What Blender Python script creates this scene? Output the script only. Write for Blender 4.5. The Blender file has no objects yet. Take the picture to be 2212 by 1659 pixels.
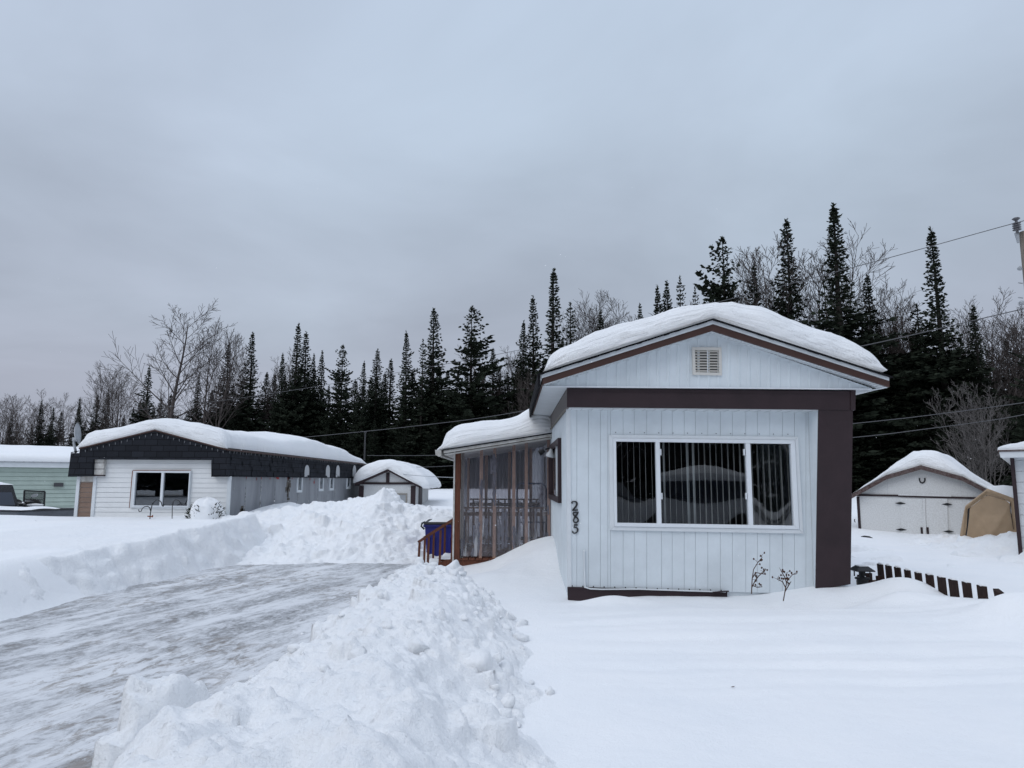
import bpy, bmesh, math, random
import numpy as np
from mathutils import Vector, Matrix
R = random.Random(7)
scene = bpy.context.scene
COL = scene.collection
rad = math.radians

# ------------------------------------------------------------------ camera
EYE = Vector((0, 0, 1.6))
F = 1533.0; CX, CY = 1106.0, 829.5
PITCH = math.atan(207.5 / F); ROLL = rad(0.25)
fwd = Vector((0, math.cos(PITCH), math.sin(PITCH)))
up0 = Vector((0, -math.sin(PITCH), math.cos(PITCH)))
rt0 = Vector((1, 0, 0))
cr = rt0 * math.cos(ROLL) + up0 * math.sin(ROLL)
cu = up0 * math.cos(ROLL) - rt0 * math.sin(ROLL)
cam = bpy.data.objects.new('camera', bpy.data.cameras.new('camera'))
COL.objects.link(cam)
cam.matrix_world = Matrix(((cr.x, cu.x, -fwd.x, EYE.x), (cr.y, cu.y, -fwd.y, EYE.y), (cr.z, cu.z, -fwd.z, EYE.z), (0, 0, 0, 1)))
cam.data.sensor_width = 36; cam.data.lens = F / 2212 * 36
cam.data.clip_end = 2000; cam.data.clip_start = 0.05
scene.camera = cam

def ray(dx, dy):
    return cr * ((dx - CX) / F) + cu * ((CY - dy) / F) + fwd
def U(dx, dy, Y):
    r = ray(dx, dy); return EYE + r * (Y / r.y)
def UX(dx, dy, X):
    r = ray(dx, dy); return EYE + r * (X / r.x)
def UZ(dx, dy, z):
    r = ray(dx, dy); return EYE + r * ((z - EYE.z) / r.z)
def Q(pts, Y):
    return [U(a, b, Y) for a, b in pts]

# ------------------------------------------------------------------ mesh builder
class MB:
    def __init__(s): s.v = []; s.f = []
    def add(s, vs, fs):
        n = len(s.v); s.v += [tuple(p) for p in vs]; s.f += [tuple(i + n for i in f) for f in fs]; return s
    def box(s, x0, x1, y0, y1, z0, z1):
        return s.add([(x0,y0,z0),(x1,y0,z0),(x1,y1,z0),(x0,y1,z0),(x0,y0,z1),(x1,y0,z1),(x1,y1,z1),(x0,y1,z1)],
                     [(3,2,1,0),(4,5,6,7),(0,1,5,4),(1,2,6,5),(2,3,7,6),(3,0,4,7)])
    def prism(s, pts, vec):
        n = len(pts); vec = Vector(vec)
        a = [Vector(p) for p in pts]; b = [p + vec for p in a]
        return s.add(a + b, [tuple(range(n)), tuple(range(2*n-1, n-1, -1))] + [(i, i+n, (i+1) % n + n, (i+1) % n) for i in range(n)])
    def hexa(s, a, b):
        """two quads (front, back) joined"""
        return s.add(list(a) + list(b), [(0,1,2,3),(7,6,5,4)] + [(i, i+4, (i+1) % 4 + 4, (i+1) % 4) for i in range(4)])
    def ring(s, o, i, vec):
        """frame between an outer and an inner quad, front at the points given, extruded by vec"""
        for k in range(4):
            j = (k+1) % 4
            s.prism([o[k], o[j], i[j], i[k]], vec)
        return s
    def tube(s, pts, r, n=6, cap=True):
        pts = [Vector(p) for p in pts]; m = len(pts)
        rs = r if isinstance(r, (list, tuple)) else [r]*m
        vs = []; prev = None
        for k in range(m):
            t = (pts[min(k+1, m-1)] - pts[max(k-1, 0)])
            if t.length < 1e-9: t = Vector((0,0,1))
            t.normalize()
            a = prev - t*prev.dot(t) if prev is not None else t.orthogonal()
            if a.length < 1e-6: a = t.orthogonal()
            a.normalize(); prev = a; b = t.cross(a)
            for q in range(n):
                an = 2*math.pi*q/n
                vs.append(pts[k] + (a*math.cos(an) + b*math.sin(an))*rs[k])
        fs = [(k*n+q, k*n+(q+1) % n, (k+1)*n+(q+1) % n, (k+1)*n+q) for k in range(m-1) for q in range(n)]
        if cap: fs += [tuple(range(n-1, -1, -1)), tuple(range((m-1)*n, m*n))]
        return s.add(vs, fs)
    def beam(s, a, b, w, h, upv=(0,0,1)):
        """rectangular bar from a to b, w across, h along the up vector"""
        a = Vector(a); b = Vector(b); t = (b-a).normalized(); u = Vector(upv)
        x = t.cross(u)
        if x.length < 1e-6: x = t.orthogonal()
        x.normalize(); u = x.cross(t).normalized()
        c = [x*(-w/2)+u*(-h/2), x*(w/2)+u*(-h/2), x*(w/2)+u*(h/2), x*(-w/2)+u*(h/2)]
        return s.hexa([a+k for k in c], [b+k for k in c])
    def lathe(s, c, prof, n=16, axis='z'):
        c = Vector(c); vs = []
        for r_, h in prof:
            for q in range(n):
                an = 2*math.pi*q/n
                p = Vector((r_*math.cos(an), r_*math.sin(an), h))
                if axis == 'y': p = Vector((p.x, p.z, p.y))
                if axis == 'x': p = Vector((p.z, p.x, p.y))
                vs.append(c+p)
        m = len(prof)
        fs = [(k*n+q, k*n+(q+1) % n, (k+1)*n+(q+1) % n, (k+1)*n+q) for k in range(m-1) for q in range(n)]
        fs += [tuple(range(n-1,-1,-1)), tuple(range((m-1)*n, m*n))]
        return s.add(vs, fs)
    def blob(s, c, rx, ry, rz, n=10, m=7, jit=0.0, rnd=None):
        rnd = rnd or R; vs = []; c = Vector(c)
        for i in range(1, m):
            th = math.pi*i/m
            for q in range(n):
                an = 2*math.pi*q/n; k = 1 + rnd.uniform(-jit, jit)
                vs.append(c + Vector((rx*math.sin(th)*math.cos(an)*k, ry*math.sin(th)*math.sin(an)*k, rz*math.cos(th)*k)))
        vs.append(c + Vector((0,0,rz))); vs.append(c - Vector((0,0,rz)))
        t = len(vs)-2; b = len(vs)-1
        fs = [(i*n+q, (i+1)*n+q, (i+1)*n+(q+1) % n, i*n+(q+1) % n) for i in range(m-2) for q in range(n)]
        fs += [(t, q, (q+1) % n) for q in range(n)] + [(b, (m-2)*n+(q+1) % n, (m-2)*n+q) for q in range(n)]
        return s.add(vs, fs)
    def grid(s, P):
        """P: numpy array (rows, cols, 3)"""
        r_, c_ = P.shape[:2]
        n = len(s.v); s.v += [tuple(p) for p in P.reshape(-1, 3).tolist()]
        s.f += [(n+i*c_+j, n+i*c_+j+1, n+(i+1)*c_+j+1, n+(i+1)*c_+j) for i in range(r_-1) for j in range(c_-1)]
        return s

def finish(name, me, m, parent=None, smooth=False, bevel=0):
    o = bpy.data.objects.new(name, me); COL.objects.link(o)
    for mm in (m if isinstance(m, (list, tuple)) else [m]):
        if mm is not None: me.materials.append(mm)
    if smooth: me.polygons.foreach_set('use_smooth', [True]*len(me.polygons))
    if parent is not None:
        o.parent = parent
        w = Vector((0,0,0)); p = parent
        while p is not None: w += p.location; p = p.parent
        o.location = -w
    if bevel:
        b = o.modifiers.new('bevel', 'BEVEL'); b.width = bevel; b.segments = 2; b.limit_method = 'ANGLE'; b.angle_limit = rad(40)
    return o
def obj(name, mb, m, parent=None, smooth=False, bevel=0, fix=True):
    me = bpy.data.meshes.new(name); me.from_pydata(mb.v, [], mb.f); me.update()
    if fix and len(mb.f) < 20000:
        bm = bmesh.new(); bm.from_mesh(me); bmesh.ops.recalc_face_normals(bm, faces=bm.faces); bm.to_mesh(me); bm.free()
    return finish(name, me, m, parent, smooth, bevel)
def grid_obj(name, X, Y, Z, m, parent=None):
    """fast height-field object"""
    r_, c_ = X.shape
    co = np.stack([X, Y, Z], -1).reshape(-1, 3).astype(np.float32)
    i = np.arange(r_*c_).reshape(r_, c_)
    q = np.stack([i[:-1,:-1], i[:-1,1:], i[1:,1:], i[1:,:-1]], -1).reshape(-1, 4)
    me = bpy.data.meshes.new(name)
    me.vertices.add(len(co)); me.vertices.foreach_set('co', co.ravel())
    me.loops.add(q.size); me.loops.foreach_set('vertex_index', q.ravel().astype(np.int32))
    me.polygons.add(len(q)); me.polygons.foreach_set('loop_start', np.arange(0, q.size, 4, dtype=np.int32))
    me.update(calc_edges=True); me.validate()
    return finish(name, me, m, parent, True)
def tag(o, label=None, cat=None, group=None, kind=None):
    if label: o['label'] = label
    if cat: o['category'] = cat
    if group: o['group'] = group
    if kind: o['kind'] = kind
    return o
def thing(name, label, cat, loc=(0,0,0), group=None):
    o = bpy.data.objects.new(name, None); COL.objects.link(o); o.location = loc
    o.empty_display_size = 0.2
    return tag(o, label, cat, group)
def copy_tree(o, parent=None):
    c = o.copy(); COL.objects.link(c); c.parent = parent
    for ch in o.children: copy_tree(ch, c)
    return c

# ------------------------------------------------------------------ noise (numpy)
def _hash(ix, iy, seed):
    h = (ix.astype(np.int64)*374761393 + iy.astype(np.int64)*668265263 + seed*974634777) & 0xffffffff
    h = ((h ^ (h >> 13))*1274126177) & 0xffffffff
    return ((h ^ (h >> 16)) & 0xffffff)/float(0xffffff)
def vnoise(x, y, seed=0):
    ix = np.floor(x); iy = np.floor(y); fx = x-ix; fy = y-iy
    def g(a, b):
        an = _hash(a, b, seed)*2*math.pi
        return np.cos(an), np.sin(an)
    ux = fx*fx*fx*(fx*(fx*6-15)+10); uy = fy*fy*fy*(fy*(fy*6-15)+10)
    r = []
    for dy in (0, 1):
        for dx in (0, 1):
            gx, gy = g(ix+dx, iy+dy); r.append(gx*(fx-dx)+gy*(fy-dy))
    return ((r[0]*(1-ux)+r[1]*ux)*(1-uy)+(r[2]*(1-ux)+r[3]*ux)*uy)*1.5
def fbm(x, y, oct=4, seed=0, gain=.5):
    t = 0; a = 1
    for k in range(oct):
        t = t + a*vnoise(x*2**k + 17.3*k, y*2**k - 9.1*k, seed+k); a *= gain
    return t
def sstep(a, b, x):
    t = np.clip((x-a)/(b-a), 0, 1); return t*t*(3-2*t)
def bump(x, y, cx, cy, rx, ry, h, ang=0):
    c, s = math.cos(ang), math.sin(ang)
    a = ((x-cx)*c+(y-cy)*s)/rx; b = (-(x-cx)*s+(y-cy)*c)/ry
    return h*np.exp(-(a*a+b*b))
def chunks(X, Y, Z, n, rmin, rmax, seed, mask=None, tall=0.7, power=2.2):
    """press n blocky lumps into a regular height field"""
    rnd = np.random.RandomState(seed)
    dx = X[0,1]-X[0,0]; dy = Y[1,0]-Y[0,0]; x0 = X[0,0]; y0 = Y[0,0]
    rows, cols = X.shape; base = Z.copy()
    for k in range(n):
        i = rnd.randint(rows); j = rnd.randint(cols)
        if mask is not None and rnd.rand() > mask[i, j]: continue
        r_ = rmin*(rmax/rmin)**(rnd.rand()**2.0)
        a = r_*rnd.uniform(.7, 1.3); b = r_*rnd.uniform(.6, 1.0); an = rnd.rand()*math.pi
        w = max(a, b)*1.05; ni = int(w/dy)+1; nj = int(w/dx)+1
        i0, i1, j0, j1 = max(0, i-ni), min(rows, i+ni+1), max(0, j-nj), min(cols, j+nj+1)
        lx = X[i0:i1, j0:j1]-X[i, j]; ly = Y[i0:i1, j0:j1]-Y[i, j]
        c, s = math.cos(an), math.sin(an)
        u = np.abs(lx*c+ly*s)/a; v = np.abs(-lx*s+ly*c)/b
        p = rnd.uniform(1.8, 3.2)
        d = (u**p+v**p)
        cap = np.where(d < 1, np.power(np.clip(1-d, 0, 1), 1/power), -5)
        tilt = rnd.uniform(-.35, .35)*lx + rnd.uniform(-.35, .35)*ly
        z = base[i, j] - .25*r_ + cap*r_*tall*rnd.uniform(.7, 1.2) + tilt
        Z[i0:i1, j0:j1] = np.maximum(Z[i0:i1, j0:j1], np.where(d < 1, z, -9))
    return Z

# ------------------------------------------------------------------ materials
def mat(name, col, rough=.7, spec=.3, var=0, vscale=4, col2=None, bump_s=0, bump_scale=60, metal=0, stretch=None):
    m = bpy.data.materials.new(name); m.use_nodes = True
    nt = m.node_tree; N = nt.nodes; L = nt.links; b = N['Principled BSDF']
    b.inputs['Roughness'].default_value = rough
    b.inputs['Specular IOR Level'].default_value = spec
    b.inputs['Metallic'].default_value = metal
    c = (*col, 1); b.inputs['Base Color'].default_value = c
    tc = N.new('ShaderNodeTexCoord'); vec = tc.outputs['Object']
    if stretch:
        mp = N.new('ShaderNodeMapping'); mp.inputs['Scale'].default_value = stretch; L.new(vec, mp.inputs[0]); vec = mp.outputs[0]
    if var or col2:
        n = N.new('ShaderNodeTexNoise'); n.inputs['Scale'].default_value = vscale; n.inputs['Detail'].default_value = 6; n.inputs['Roughness'].default_value = .65
        L.new(vec, n.inputs['Vector'])
        r = N.new('ShaderNodeValToRGB'); L.new(n.outputs[0], r.inputs[0])
        r.color_ramp.elements[0].position = .35; r.color_ramp.elements[1].position = .65
        if col2 is None: lo = [x*(1-var) for x in col]; hi = [min(1, x*(1+var)) for x in col]
        else: lo, hi = col2, col
        r.color_ramp.elements[0].color = (*lo, 1); r.color_ramp.elements[1].color = (*hi, 1)
        L.new(r.outputs[0], b.inputs['Base Color'])
    if bump_s:
        n2 = N.new('ShaderNodeTexNoise'); n2.inputs['Scale'].default_value = bump_scale; n2.inputs['Detail'].default_value = 4
        L.new(vec, n2.inputs['Vector'])
        bp = N.new('ShaderNodeBump'); bp.inputs['Strength'].default_value = bump_s; bp.inputs['Distance'].default_value = .02
        L.new(n2.outputs[0], bp.inputs['Height']); L.new(bp.outputs[0], b.inputs['Normal'])
    m['b'] = 1
    return m
def shingle_mat(name, axis, base=(.022,.024,.030), dark=(.006,.006,.008), bw=.30, rh=.14):
    m = bpy.data.materials.new(name); m.use_nodes = True
    nt = m.node_tree; N = nt.nodes; L = nt.links; b = N['Principled BSDF']
    b.inputs['Roughness'].default_value = .9; b.inputs['Specular IOR Level'].default_value = .15
    tc = N.new('ShaderNodeTexCoord'); sp = N.new('ShaderNodeSeparateXYZ'); L.new(tc.outputs['Object'], sp.inputs[0])
    cb = N.new('ShaderNodeCombineXYZ'); L.new(sp.outputs[axis], cb.inputs[0]); L.new(sp.outputs[2], cb.inputs[1])
    br = N.new('ShaderNodeTexBrick'); L.new(cb.outputs[0], br.inputs['Vector'])
    br.inputs['Scale'].default_value = 1; br.inputs['Brick Width'].default_value = bw; br.inputs['Row Height'].default_value = rh
    br.inputs['Mortar Size'].default_value = .006; br.inputs['Mortar Smooth'].default_value = .1
    br.inputs['Color1'].default_value = (*base, 1); br.inputs['Color2'].default_value = (base[0]*1.5, base[1]*1.5, base[2]*1.5, 1)
    br.inputs['Mortar'].default_value = (*dark, 1)
    n = N.new('ShaderNodeTexNoise'); n.inputs['Scale'].default_value = 45; n.inputs['Detail'].default_value = 5; L.new(tc.outputs['Object'], n.inputs['Vector'])
    mx = N.new('ShaderNodeMix'); mx.data_type = 'RGBA'; mx.blend_type = 'MULTIPLY'; mx.inputs[0].default_value = .55
    L.new(br.outputs['Color'], mx.inputs[6]); L.new(n.outputs[0], mx.inputs[7]); L.new(mx.outputs[2], b.inputs['Base Color'])
    bp = N.new('ShaderNodeBump'); bp.inputs['Strength'].default_value = .8; bp.inputs['Distance'].default_value = .01; bp.invert = True
    L.new(br.outputs['Fac'], bp.inputs['Height']); L.new(bp.outputs[0], b.inputs['Normal'])
    return m
def glass_mat(name, tint=(.85,.9,.95), refl=1.0):
    m = bpy.data.materials.new(name); m.use_nodes = True
    nt = m.node_tree; N = nt.nodes; L = nt.links; N.remove(N['Principled BSDF']); out = N['Material Output']
    t = N.new('ShaderNodeBsdfTransparent'); t.inputs[0].default_value = (*tint, 1)
    g = N.new('ShaderNodeBsdfGlossy'); g.inputs['Roughness'].default_value = .0
    fr = N.new('ShaderNodeFresnel'); fr.inputs[0].default_value = 1.5
    mu = N.new('ShaderNodeMath'); mu.operation = 'MULTIPLY'; mu.inputs[1].default_value = 2.1*refl; mu.use_clamp = True; L.new(fr.outputs[0], mu.inputs[0])
    mx = N.new('ShaderNodeMixShader'); L.new(mu.outputs[0], mx.inputs[0]); L.new(t.outputs[0], mx.inputs[1]); L.new(g.outputs[0], mx.inputs[2]); L.new(mx.outputs[0], out.inputs[0])
    return m
def snow_mat(name, layers=0, rough=0):
    m = bpy.data.materials.new(name); m.use_nodes = True
    nt = m.node_tree; N = nt.nodes; L = nt.links; b = N['Principled BSDF']
    b.inputs['Roughness'].default_value = .85; b.inputs['Specular IOR Level'].default_value = .15
    tc = N.new('ShaderNodeTexCoord')
    n0 = N.new('ShaderNodeTexNoise'); n0.inputs['Scale'].default_value = 1.3; n0.inputs['Detail'].default_value = 5; L.new(tc.outputs['Object'], n0.inputs['Vector'])
    r = N.new('ShaderNodeValToRGB'); r.color_ramp.elements[0].position = .3; r.color_ramp.elements[1].position = .7
    r.color_ramp.elements[0].color = (.88,.895,.91,1); r.color_ramp.elements[1].color = (.92,.925,.93,1)
    L.new(n0.outputs[0], r.inputs[0]); L.new(r.outputs[0], b.inputs['Base Color'])
    n1 = N.new('ShaderNodeTexNoise'); n1.inputs['Scale'].default_value = 55; n1.inputs['Detail'].default_value = 5; n1.inputs['Roughness'].default_value = .7; L.new(tc.outputs['Object'], n1.inputs['Vector'])
    n2 = N.new('ShaderNodeTexNoise'); n2.inputs['Scale'].default_value = 9; n2.inputs['Detail'].default_value = 4; L.new(tc.outputs['Object'], n2.inputs['Vector'])
    b1 = N.new('ShaderNodeBump'); b1.inputs['Strength'].default_value = .5; b1.inputs['Distance'].default_value = .02; L.new(n1.outputs[0], b1.inputs['Height'])
    b2 = N.new('ShaderNodeBump'); b2.inputs['Strength'].default_value = .25; b2.inputs['Distance'].default_value = .04; L.new(n2.outputs[0], b2.inputs['Height']); L.new(b1.outputs[0], b2.inputs['Normal'])
    last = b2
    if rough:
        b2.inputs['Strength'].default_value = .55
        n3 = N.new('ShaderNodeTexNoise'); n3.inputs['Scale'].default_value = 22; n3.inputs['Detail'].default_value = 5; n3.inputs['Roughness'].default_value = .7; L.new(tc.outputs['Object'], n3.inputs['Vector'])
        b3 = N.new('ShaderNodeBump'); b3.inputs['Strength'].default_value = .6; b3.inputs['Distance'].default_value = .03; L.new(n3.outputs[0], b3.inputs['Height']); L.new(last.outputs[0], b3.inputs['Normal']); last = b3
    if layers:
        uv = N.new('ShaderNodeUVMap'); uv.uv_map = 'layer'
        mp = N.new('ShaderNodeMapping'); mp.inputs['Scale'].default_value = (.28, 12.0, 1); L.new(uv.outputs[0], mp.inputs[0])
        n4 = N.new('ShaderNodeTexNoise'); n4.inputs['Scale'].default_value = 1.6; n4.inputs['Detail'].default_value = 3; n4.inputs['Roughness'].default_value = .62; n4.inputs['Distortion'].default_value = .25; L.new(mp.outputs[0], n4.inputs['Vector'])
        b4 = N.new('ShaderNodeBump'); b4.inputs['Strength'].default_value = .8; b4.inputs['Distance'].default_value = .07; L.new(n4.outputs[0], b4.inputs['Height']); L.new(last.outputs[0], b4.inputs['Normal']); last = b4
    L.new(last.outputs[0], b.inputs['Normal'])
    return m

M = {}
M['snow'] = snow_mat('snow')
M['snow_rough'] = snow_mat('churned_snow', rough=1)
M['snow_layered'] = snow_mat('layered_roof_snow', layers=1)
M['white_siding'] = mat('white_painted_siding', (.655,.705,.735), .45, .4, .06, 2.2, bump_s=.22, bump_scale=4)
M['white_groove'] = mat('siding_groove', (.52,.545,.56), .8)
M['white_trim'] = mat('white_trim', (.66,.69,.71), .4, .4, .04, 5)
M['vinyl'] = mat('white_vinyl_frame', (.72,.75,.78), .3, .5, .02, 3)
M['old_white'] = mat('old_white_paint', (.60,.60,.58), .7, .3, .0, 9, col2=(.42,.40,.37), bump_s=.1)
M['brown'] = mat('dark_brown_paint', (.029,.016,.019), .55, .35, .16, 3, bump_s=.05, bump_scale=40)
M['brown_fascia'] = mat('brown_fascia_metal', (.055,.024,.018), .5, .4, .1, 2)
M['black'] = mat('black_paint', (.012,.012,.014), .5, .4)
M['shingle_edge'] = mat('black_shingle_edge', (.012,.012,.014), .9, .1, .4, 20)
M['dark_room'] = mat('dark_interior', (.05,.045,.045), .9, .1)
M['glass'] = glass_mat('window_glass')
M['blind'] = mat('cream_blind_slat', (.42,.405,.365), .6, .3, .05, 3)
M['redwood'] = mat('red_brown_stained_wood', (.115,.040,.022), .65, .3, .28, 9, bump_s=.15, stretch=(6,6,1))
M['lumber'] = mat('weathered_lumber', (.46,.30,.22), .75, .2, .3, 8, bump_s=.15, stretch=(8,8,1))
M['grey_wood'] = mat('grey_weathered_wood', (.30,.28,.25), .8, .2, .25, 8, stretch=(8,8,1))
M['shingle_x'] = shingle_mat('black_shingles_front', 0)
M['shingle_y'] = shingle_mat('black_shingles_side', 1, bw=.34)
M['metal_grey'] = mat('galvanised_metal', (.35,.37,.39), .45, .5, .1, 5)
M['green'] = mat('pale_green_siding', (.40,.475,.425), .5, .35, .05, 2)
M['brown_siding'] = mat('tan_brown_siding', (.22,.15,.115), .6, .3, .12, 3)
M['blue_bin'] = mat('blue_plastic', (.008,.012,.16), .38, .5, .15, 3)
M['tan'] = mat('tan_tarpaulin', (.40,.29,.19), .6, .3, .08, 3, bump_s=.25, bump_scale=14)
M['picket'] = mat('dark_brown_stained_picket', (.028,.015,.013), .75, .2, .3, 12, stretch=(6,6,1))
M['rail_wood'] = mat('raw_brown_rail', (.14,.085,.055), .8, .2, .2, 9)
M['osb'] = mat('flaking_white_panel', (.72,.73,.73), .75, .2, 0, 34, col2=(.58,.58,.575), bump_s=.15)
M['bark_dark'] = mat('spruce_bark', (.035,.030,.027), .9, .1, .3, 6)
M['bark_pale'] = mat('bare_birch_bark', (.080,.068,.064), .9, .1, .35, 3)
M['bark_white'] = mat('pale_birch_bark', (.13,.12,.115), .9, .1, .4, 3)
M['wire'] = mat('grey_wire', (.10,.10,.105), .6)
M['pole'] = mat('weathered_pole_wood', (.20,.175,.15), .85, .2, .25, 4, stretch=(8,8,.6))
M['ceramic'] = mat('grey_insulator', (.10,.10,.11), .3, .5)
M['tyre'] = mat('tyre_rubber', (.02,.02,.02), .9)
M['car_black'] = mat('black_car_paint', (.012,.013,.016), .25, .6)
M['car_white'] = mat('white_car_paint', (.65,.67,.70), .3, .5)
M['bed_grey'] = mat('grey_plastic_panel', (.11,.12,.135), .5, .3, .1, 4)
M['rust'] = mat('rusty_paint', (.20,.06,.025), .8, .2, .3, 12)
M['red'] = mat('red_scrap', (.35,.02,.02), .6)
M['steel_blue'] = mat('blue_tube', (.02,.035,.08), .4, .5)
M['twig'] = mat('dry_twig', (.07,.035,.025), .9)
M['num'] = mat('black_metal_numeral', (.018,.018,.020), .32, .6)
def foliage_mat():
    m = mat('spruce_needles', (.022,.028,.019), .9, .1, .5, .9)
    return m
M['needle'] = foliage_mat()
U_world = U
def local_U(P0, ang):
    """like U, but in the frame of a building turned about P0: planes are measured inward from its front"""
    P0 = Vector(P0); ex = Vector((math.cos(ang), math.sin(ang), 0)); ey = Vector((-math.sin(ang), math.cos(ang), 0))
    def f(dx, dy, Y):
        r = ray(dx, dy); t = (Y-(EYE-P0).dot(ey))/r.dot(ey); p = EYE + r*t - P0
        return Vector((p.dot(ex), Y, p.z))
    return f
def settle(root, P0, ang):
    root.location = P0; root.rotation_euler = (0, 0, ang)
    for c in root.children: c.location = (0, 0, 0)

# foil-faced insulation on the side of the far trailer: tarnish streaks, torn joints and specks
def foil_mat():
    m = mat('tarnished_foil_board', (.34,.355,.38), .45, .4, .0, 3, col2=(.20,.21,.23), metal=.35, stretch=(1,.5,.12))
    return m
M['foil'] = foil_mat()

def driveway_mat():
    m = bpy.data.materials.new('icy_driveway'); m.use_nodes = True
    nt = m.node_tree; N = nt.nodes; L = nt.links; b = N['Principled BSDF']
    tc = N.new('ShaderNodeTexCoord')
    def mapping(rot, sc):
        mp = N.new('ShaderNodeMapping'); mp.vector_type = 'POINT'
        m1 = N.new('ShaderNodeMapping'); m1.inputs['Rotation'].default_value = (0,0,rot); L.new(tc.outputs['Object'], m1.inputs[0])
        mp.inputs['Scale'].default_value = sc; L.new(m1.outputs[0], mp.inputs[0]); return mp.outputs[0]
    def noise(vec, sc, det=6, ro=.6, dist=0):
        n = N.new('ShaderNodeTexNoise'); n.inputs['Scale'].default_value = sc; n.inputs['Detail'].default_value = det
        n.inputs['Roughness'].default_value = ro; n.inputs['Distortion'].default_value = dist; L.new(vec, n.inputs['Vector']); return n.outputs[0]
    def ramp(x, p0, p1, c0=(0,0,0), c1=(1,1,1)):
        r = N.new('ShaderNodeValToRGB'); e = r.color_ramp.elements; e[0].position = p0; e[1].position = p1
        e[0].color = (*c0, 1); e[1].color = (*c1, 1); L.new(x, r.inputs[0]); return r.outputs[0]
    def mix(f, a, c, mode='MIX'):
        x = N.new('ShaderNodeMix'); x.data_type = 'RGBA'; x.blend_type = mode
        if isinstance(f, float): x.inputs[0].default_value = f
        else: L.new(f, x.inputs[0])
        for k, v in ((6, a), (7, c)):
            if isinstance(v, tuple): x.inputs[k].default_value = (*v, 1)
            else: L.new(v, x.inputs[k])
        return x.outputs[2]
    def mul(a, c):
        x = N.new('ShaderNodeMath'); x.operation = 'MULTIPLY'; L.new(a, x.inputs[0])
        if isinstance(c, float): x.inputs[1].default_value = c
        else: L.new(c, x.inputs[1])
        return x.outputs[0]
    sv = mapping(rad(17), (1.0, .24, 1))
    s1 = noise(sv, 2.1, 9, .74, .45)          # long tyre streaks
    s2 = noise(mapping(rad(12), (1.0, .45, 1)), 8.5, 8, .78, .5)          # finer scraping
    pit = noise(mapping(rad(17), (1, .6, 1)), 26, 4, .7)
    big = noise(tc.outputs['Object'], .55, 3, .5)
    ice = ramp(s1, .44, .60); fine = ramp(s2, .38, .56); pt = ramp(pit, .38, .58)
    # a plowed strip down the middle is barer than the edges
    sp = N.new('ShaderNodeSeparateXYZ'); L.new(tc.outputs['Object'], sp.inputs[0])
    dx = N.new('ShaderNodeMath'); dx.operation = 'MULTIPLY_ADD'; L.new(sp.outputs[1], dx.inputs[0]); dx.inputs[1].default_value = -.13; L.new(sp.outputs[0], dx.inputs[2])
    # x - .13 y : centre of the strip about -4.4
    ab = N.new('ShaderNodeMath'); ab.operation = 'ADD'; L.new(dx.outputs[0], ab.inputs[0]); ab.inputs[1].default_value = 4.15
    aa = N.new('ShaderNodeMath'); aa.operation = 'ABSOLUTE'; L.new(ab.outputs[0], aa.inputs[0])
    mid = ramp(aa.outputs[0], 1.0, 2.5, (1,1,1), (.15,.15,.15))
    far = N.new('ShaderNodeMapRange'); L.new(sp.outputs[1], far.inputs[0]); far.inputs[1].default_value = 3.0; far.inputs[2].default_value = 8.5; far.inputs[3].default_value = .62; far.inputs[4].default_value = 1.0
    amount = mul(mul(mul(ice, fine), mid), far.outputs[0])
    amt2 = mul(mul(amount, pt), 1.25)
    dirt = mul(mul(ramp(big, .46, .58), ramp(s2, .50, .60)), mid)
    c1 = mix(amount, mix(ramp(s1, .35, .62), (.74,.75,.765), (.60,.61,.63)), (.41,.42,.435))
    c2 = mix(amt2, c1, (.19,.188,.19))
    c3 = mix(mul(dirt, .7), c2, (.20,.165,.135))
    L.new(c3, b.inputs['Base Color'])
    rr = N.new('ShaderNodeMapRange'); L.new(amount, rr.inputs[0]); rr.inputs[3].default_value = .75; rr.inputs[4].default_value = .34
    L.new(rr.outputs[0], b.inputs['Roughness']); b.inputs['Specular IOR Level'].default_value = .35
    bp = N.new('ShaderNodeBump'); bp.inputs['Strength'].default_value = .5; bp.inputs['Distance'].default_value = .02
    L.new(mix(.5, s2, pit), bp.inputs['Height']); L.new(bp.outputs[0], b.inputs['Normal'])
    return m
M['driveway'] = driveway_mat()

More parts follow.
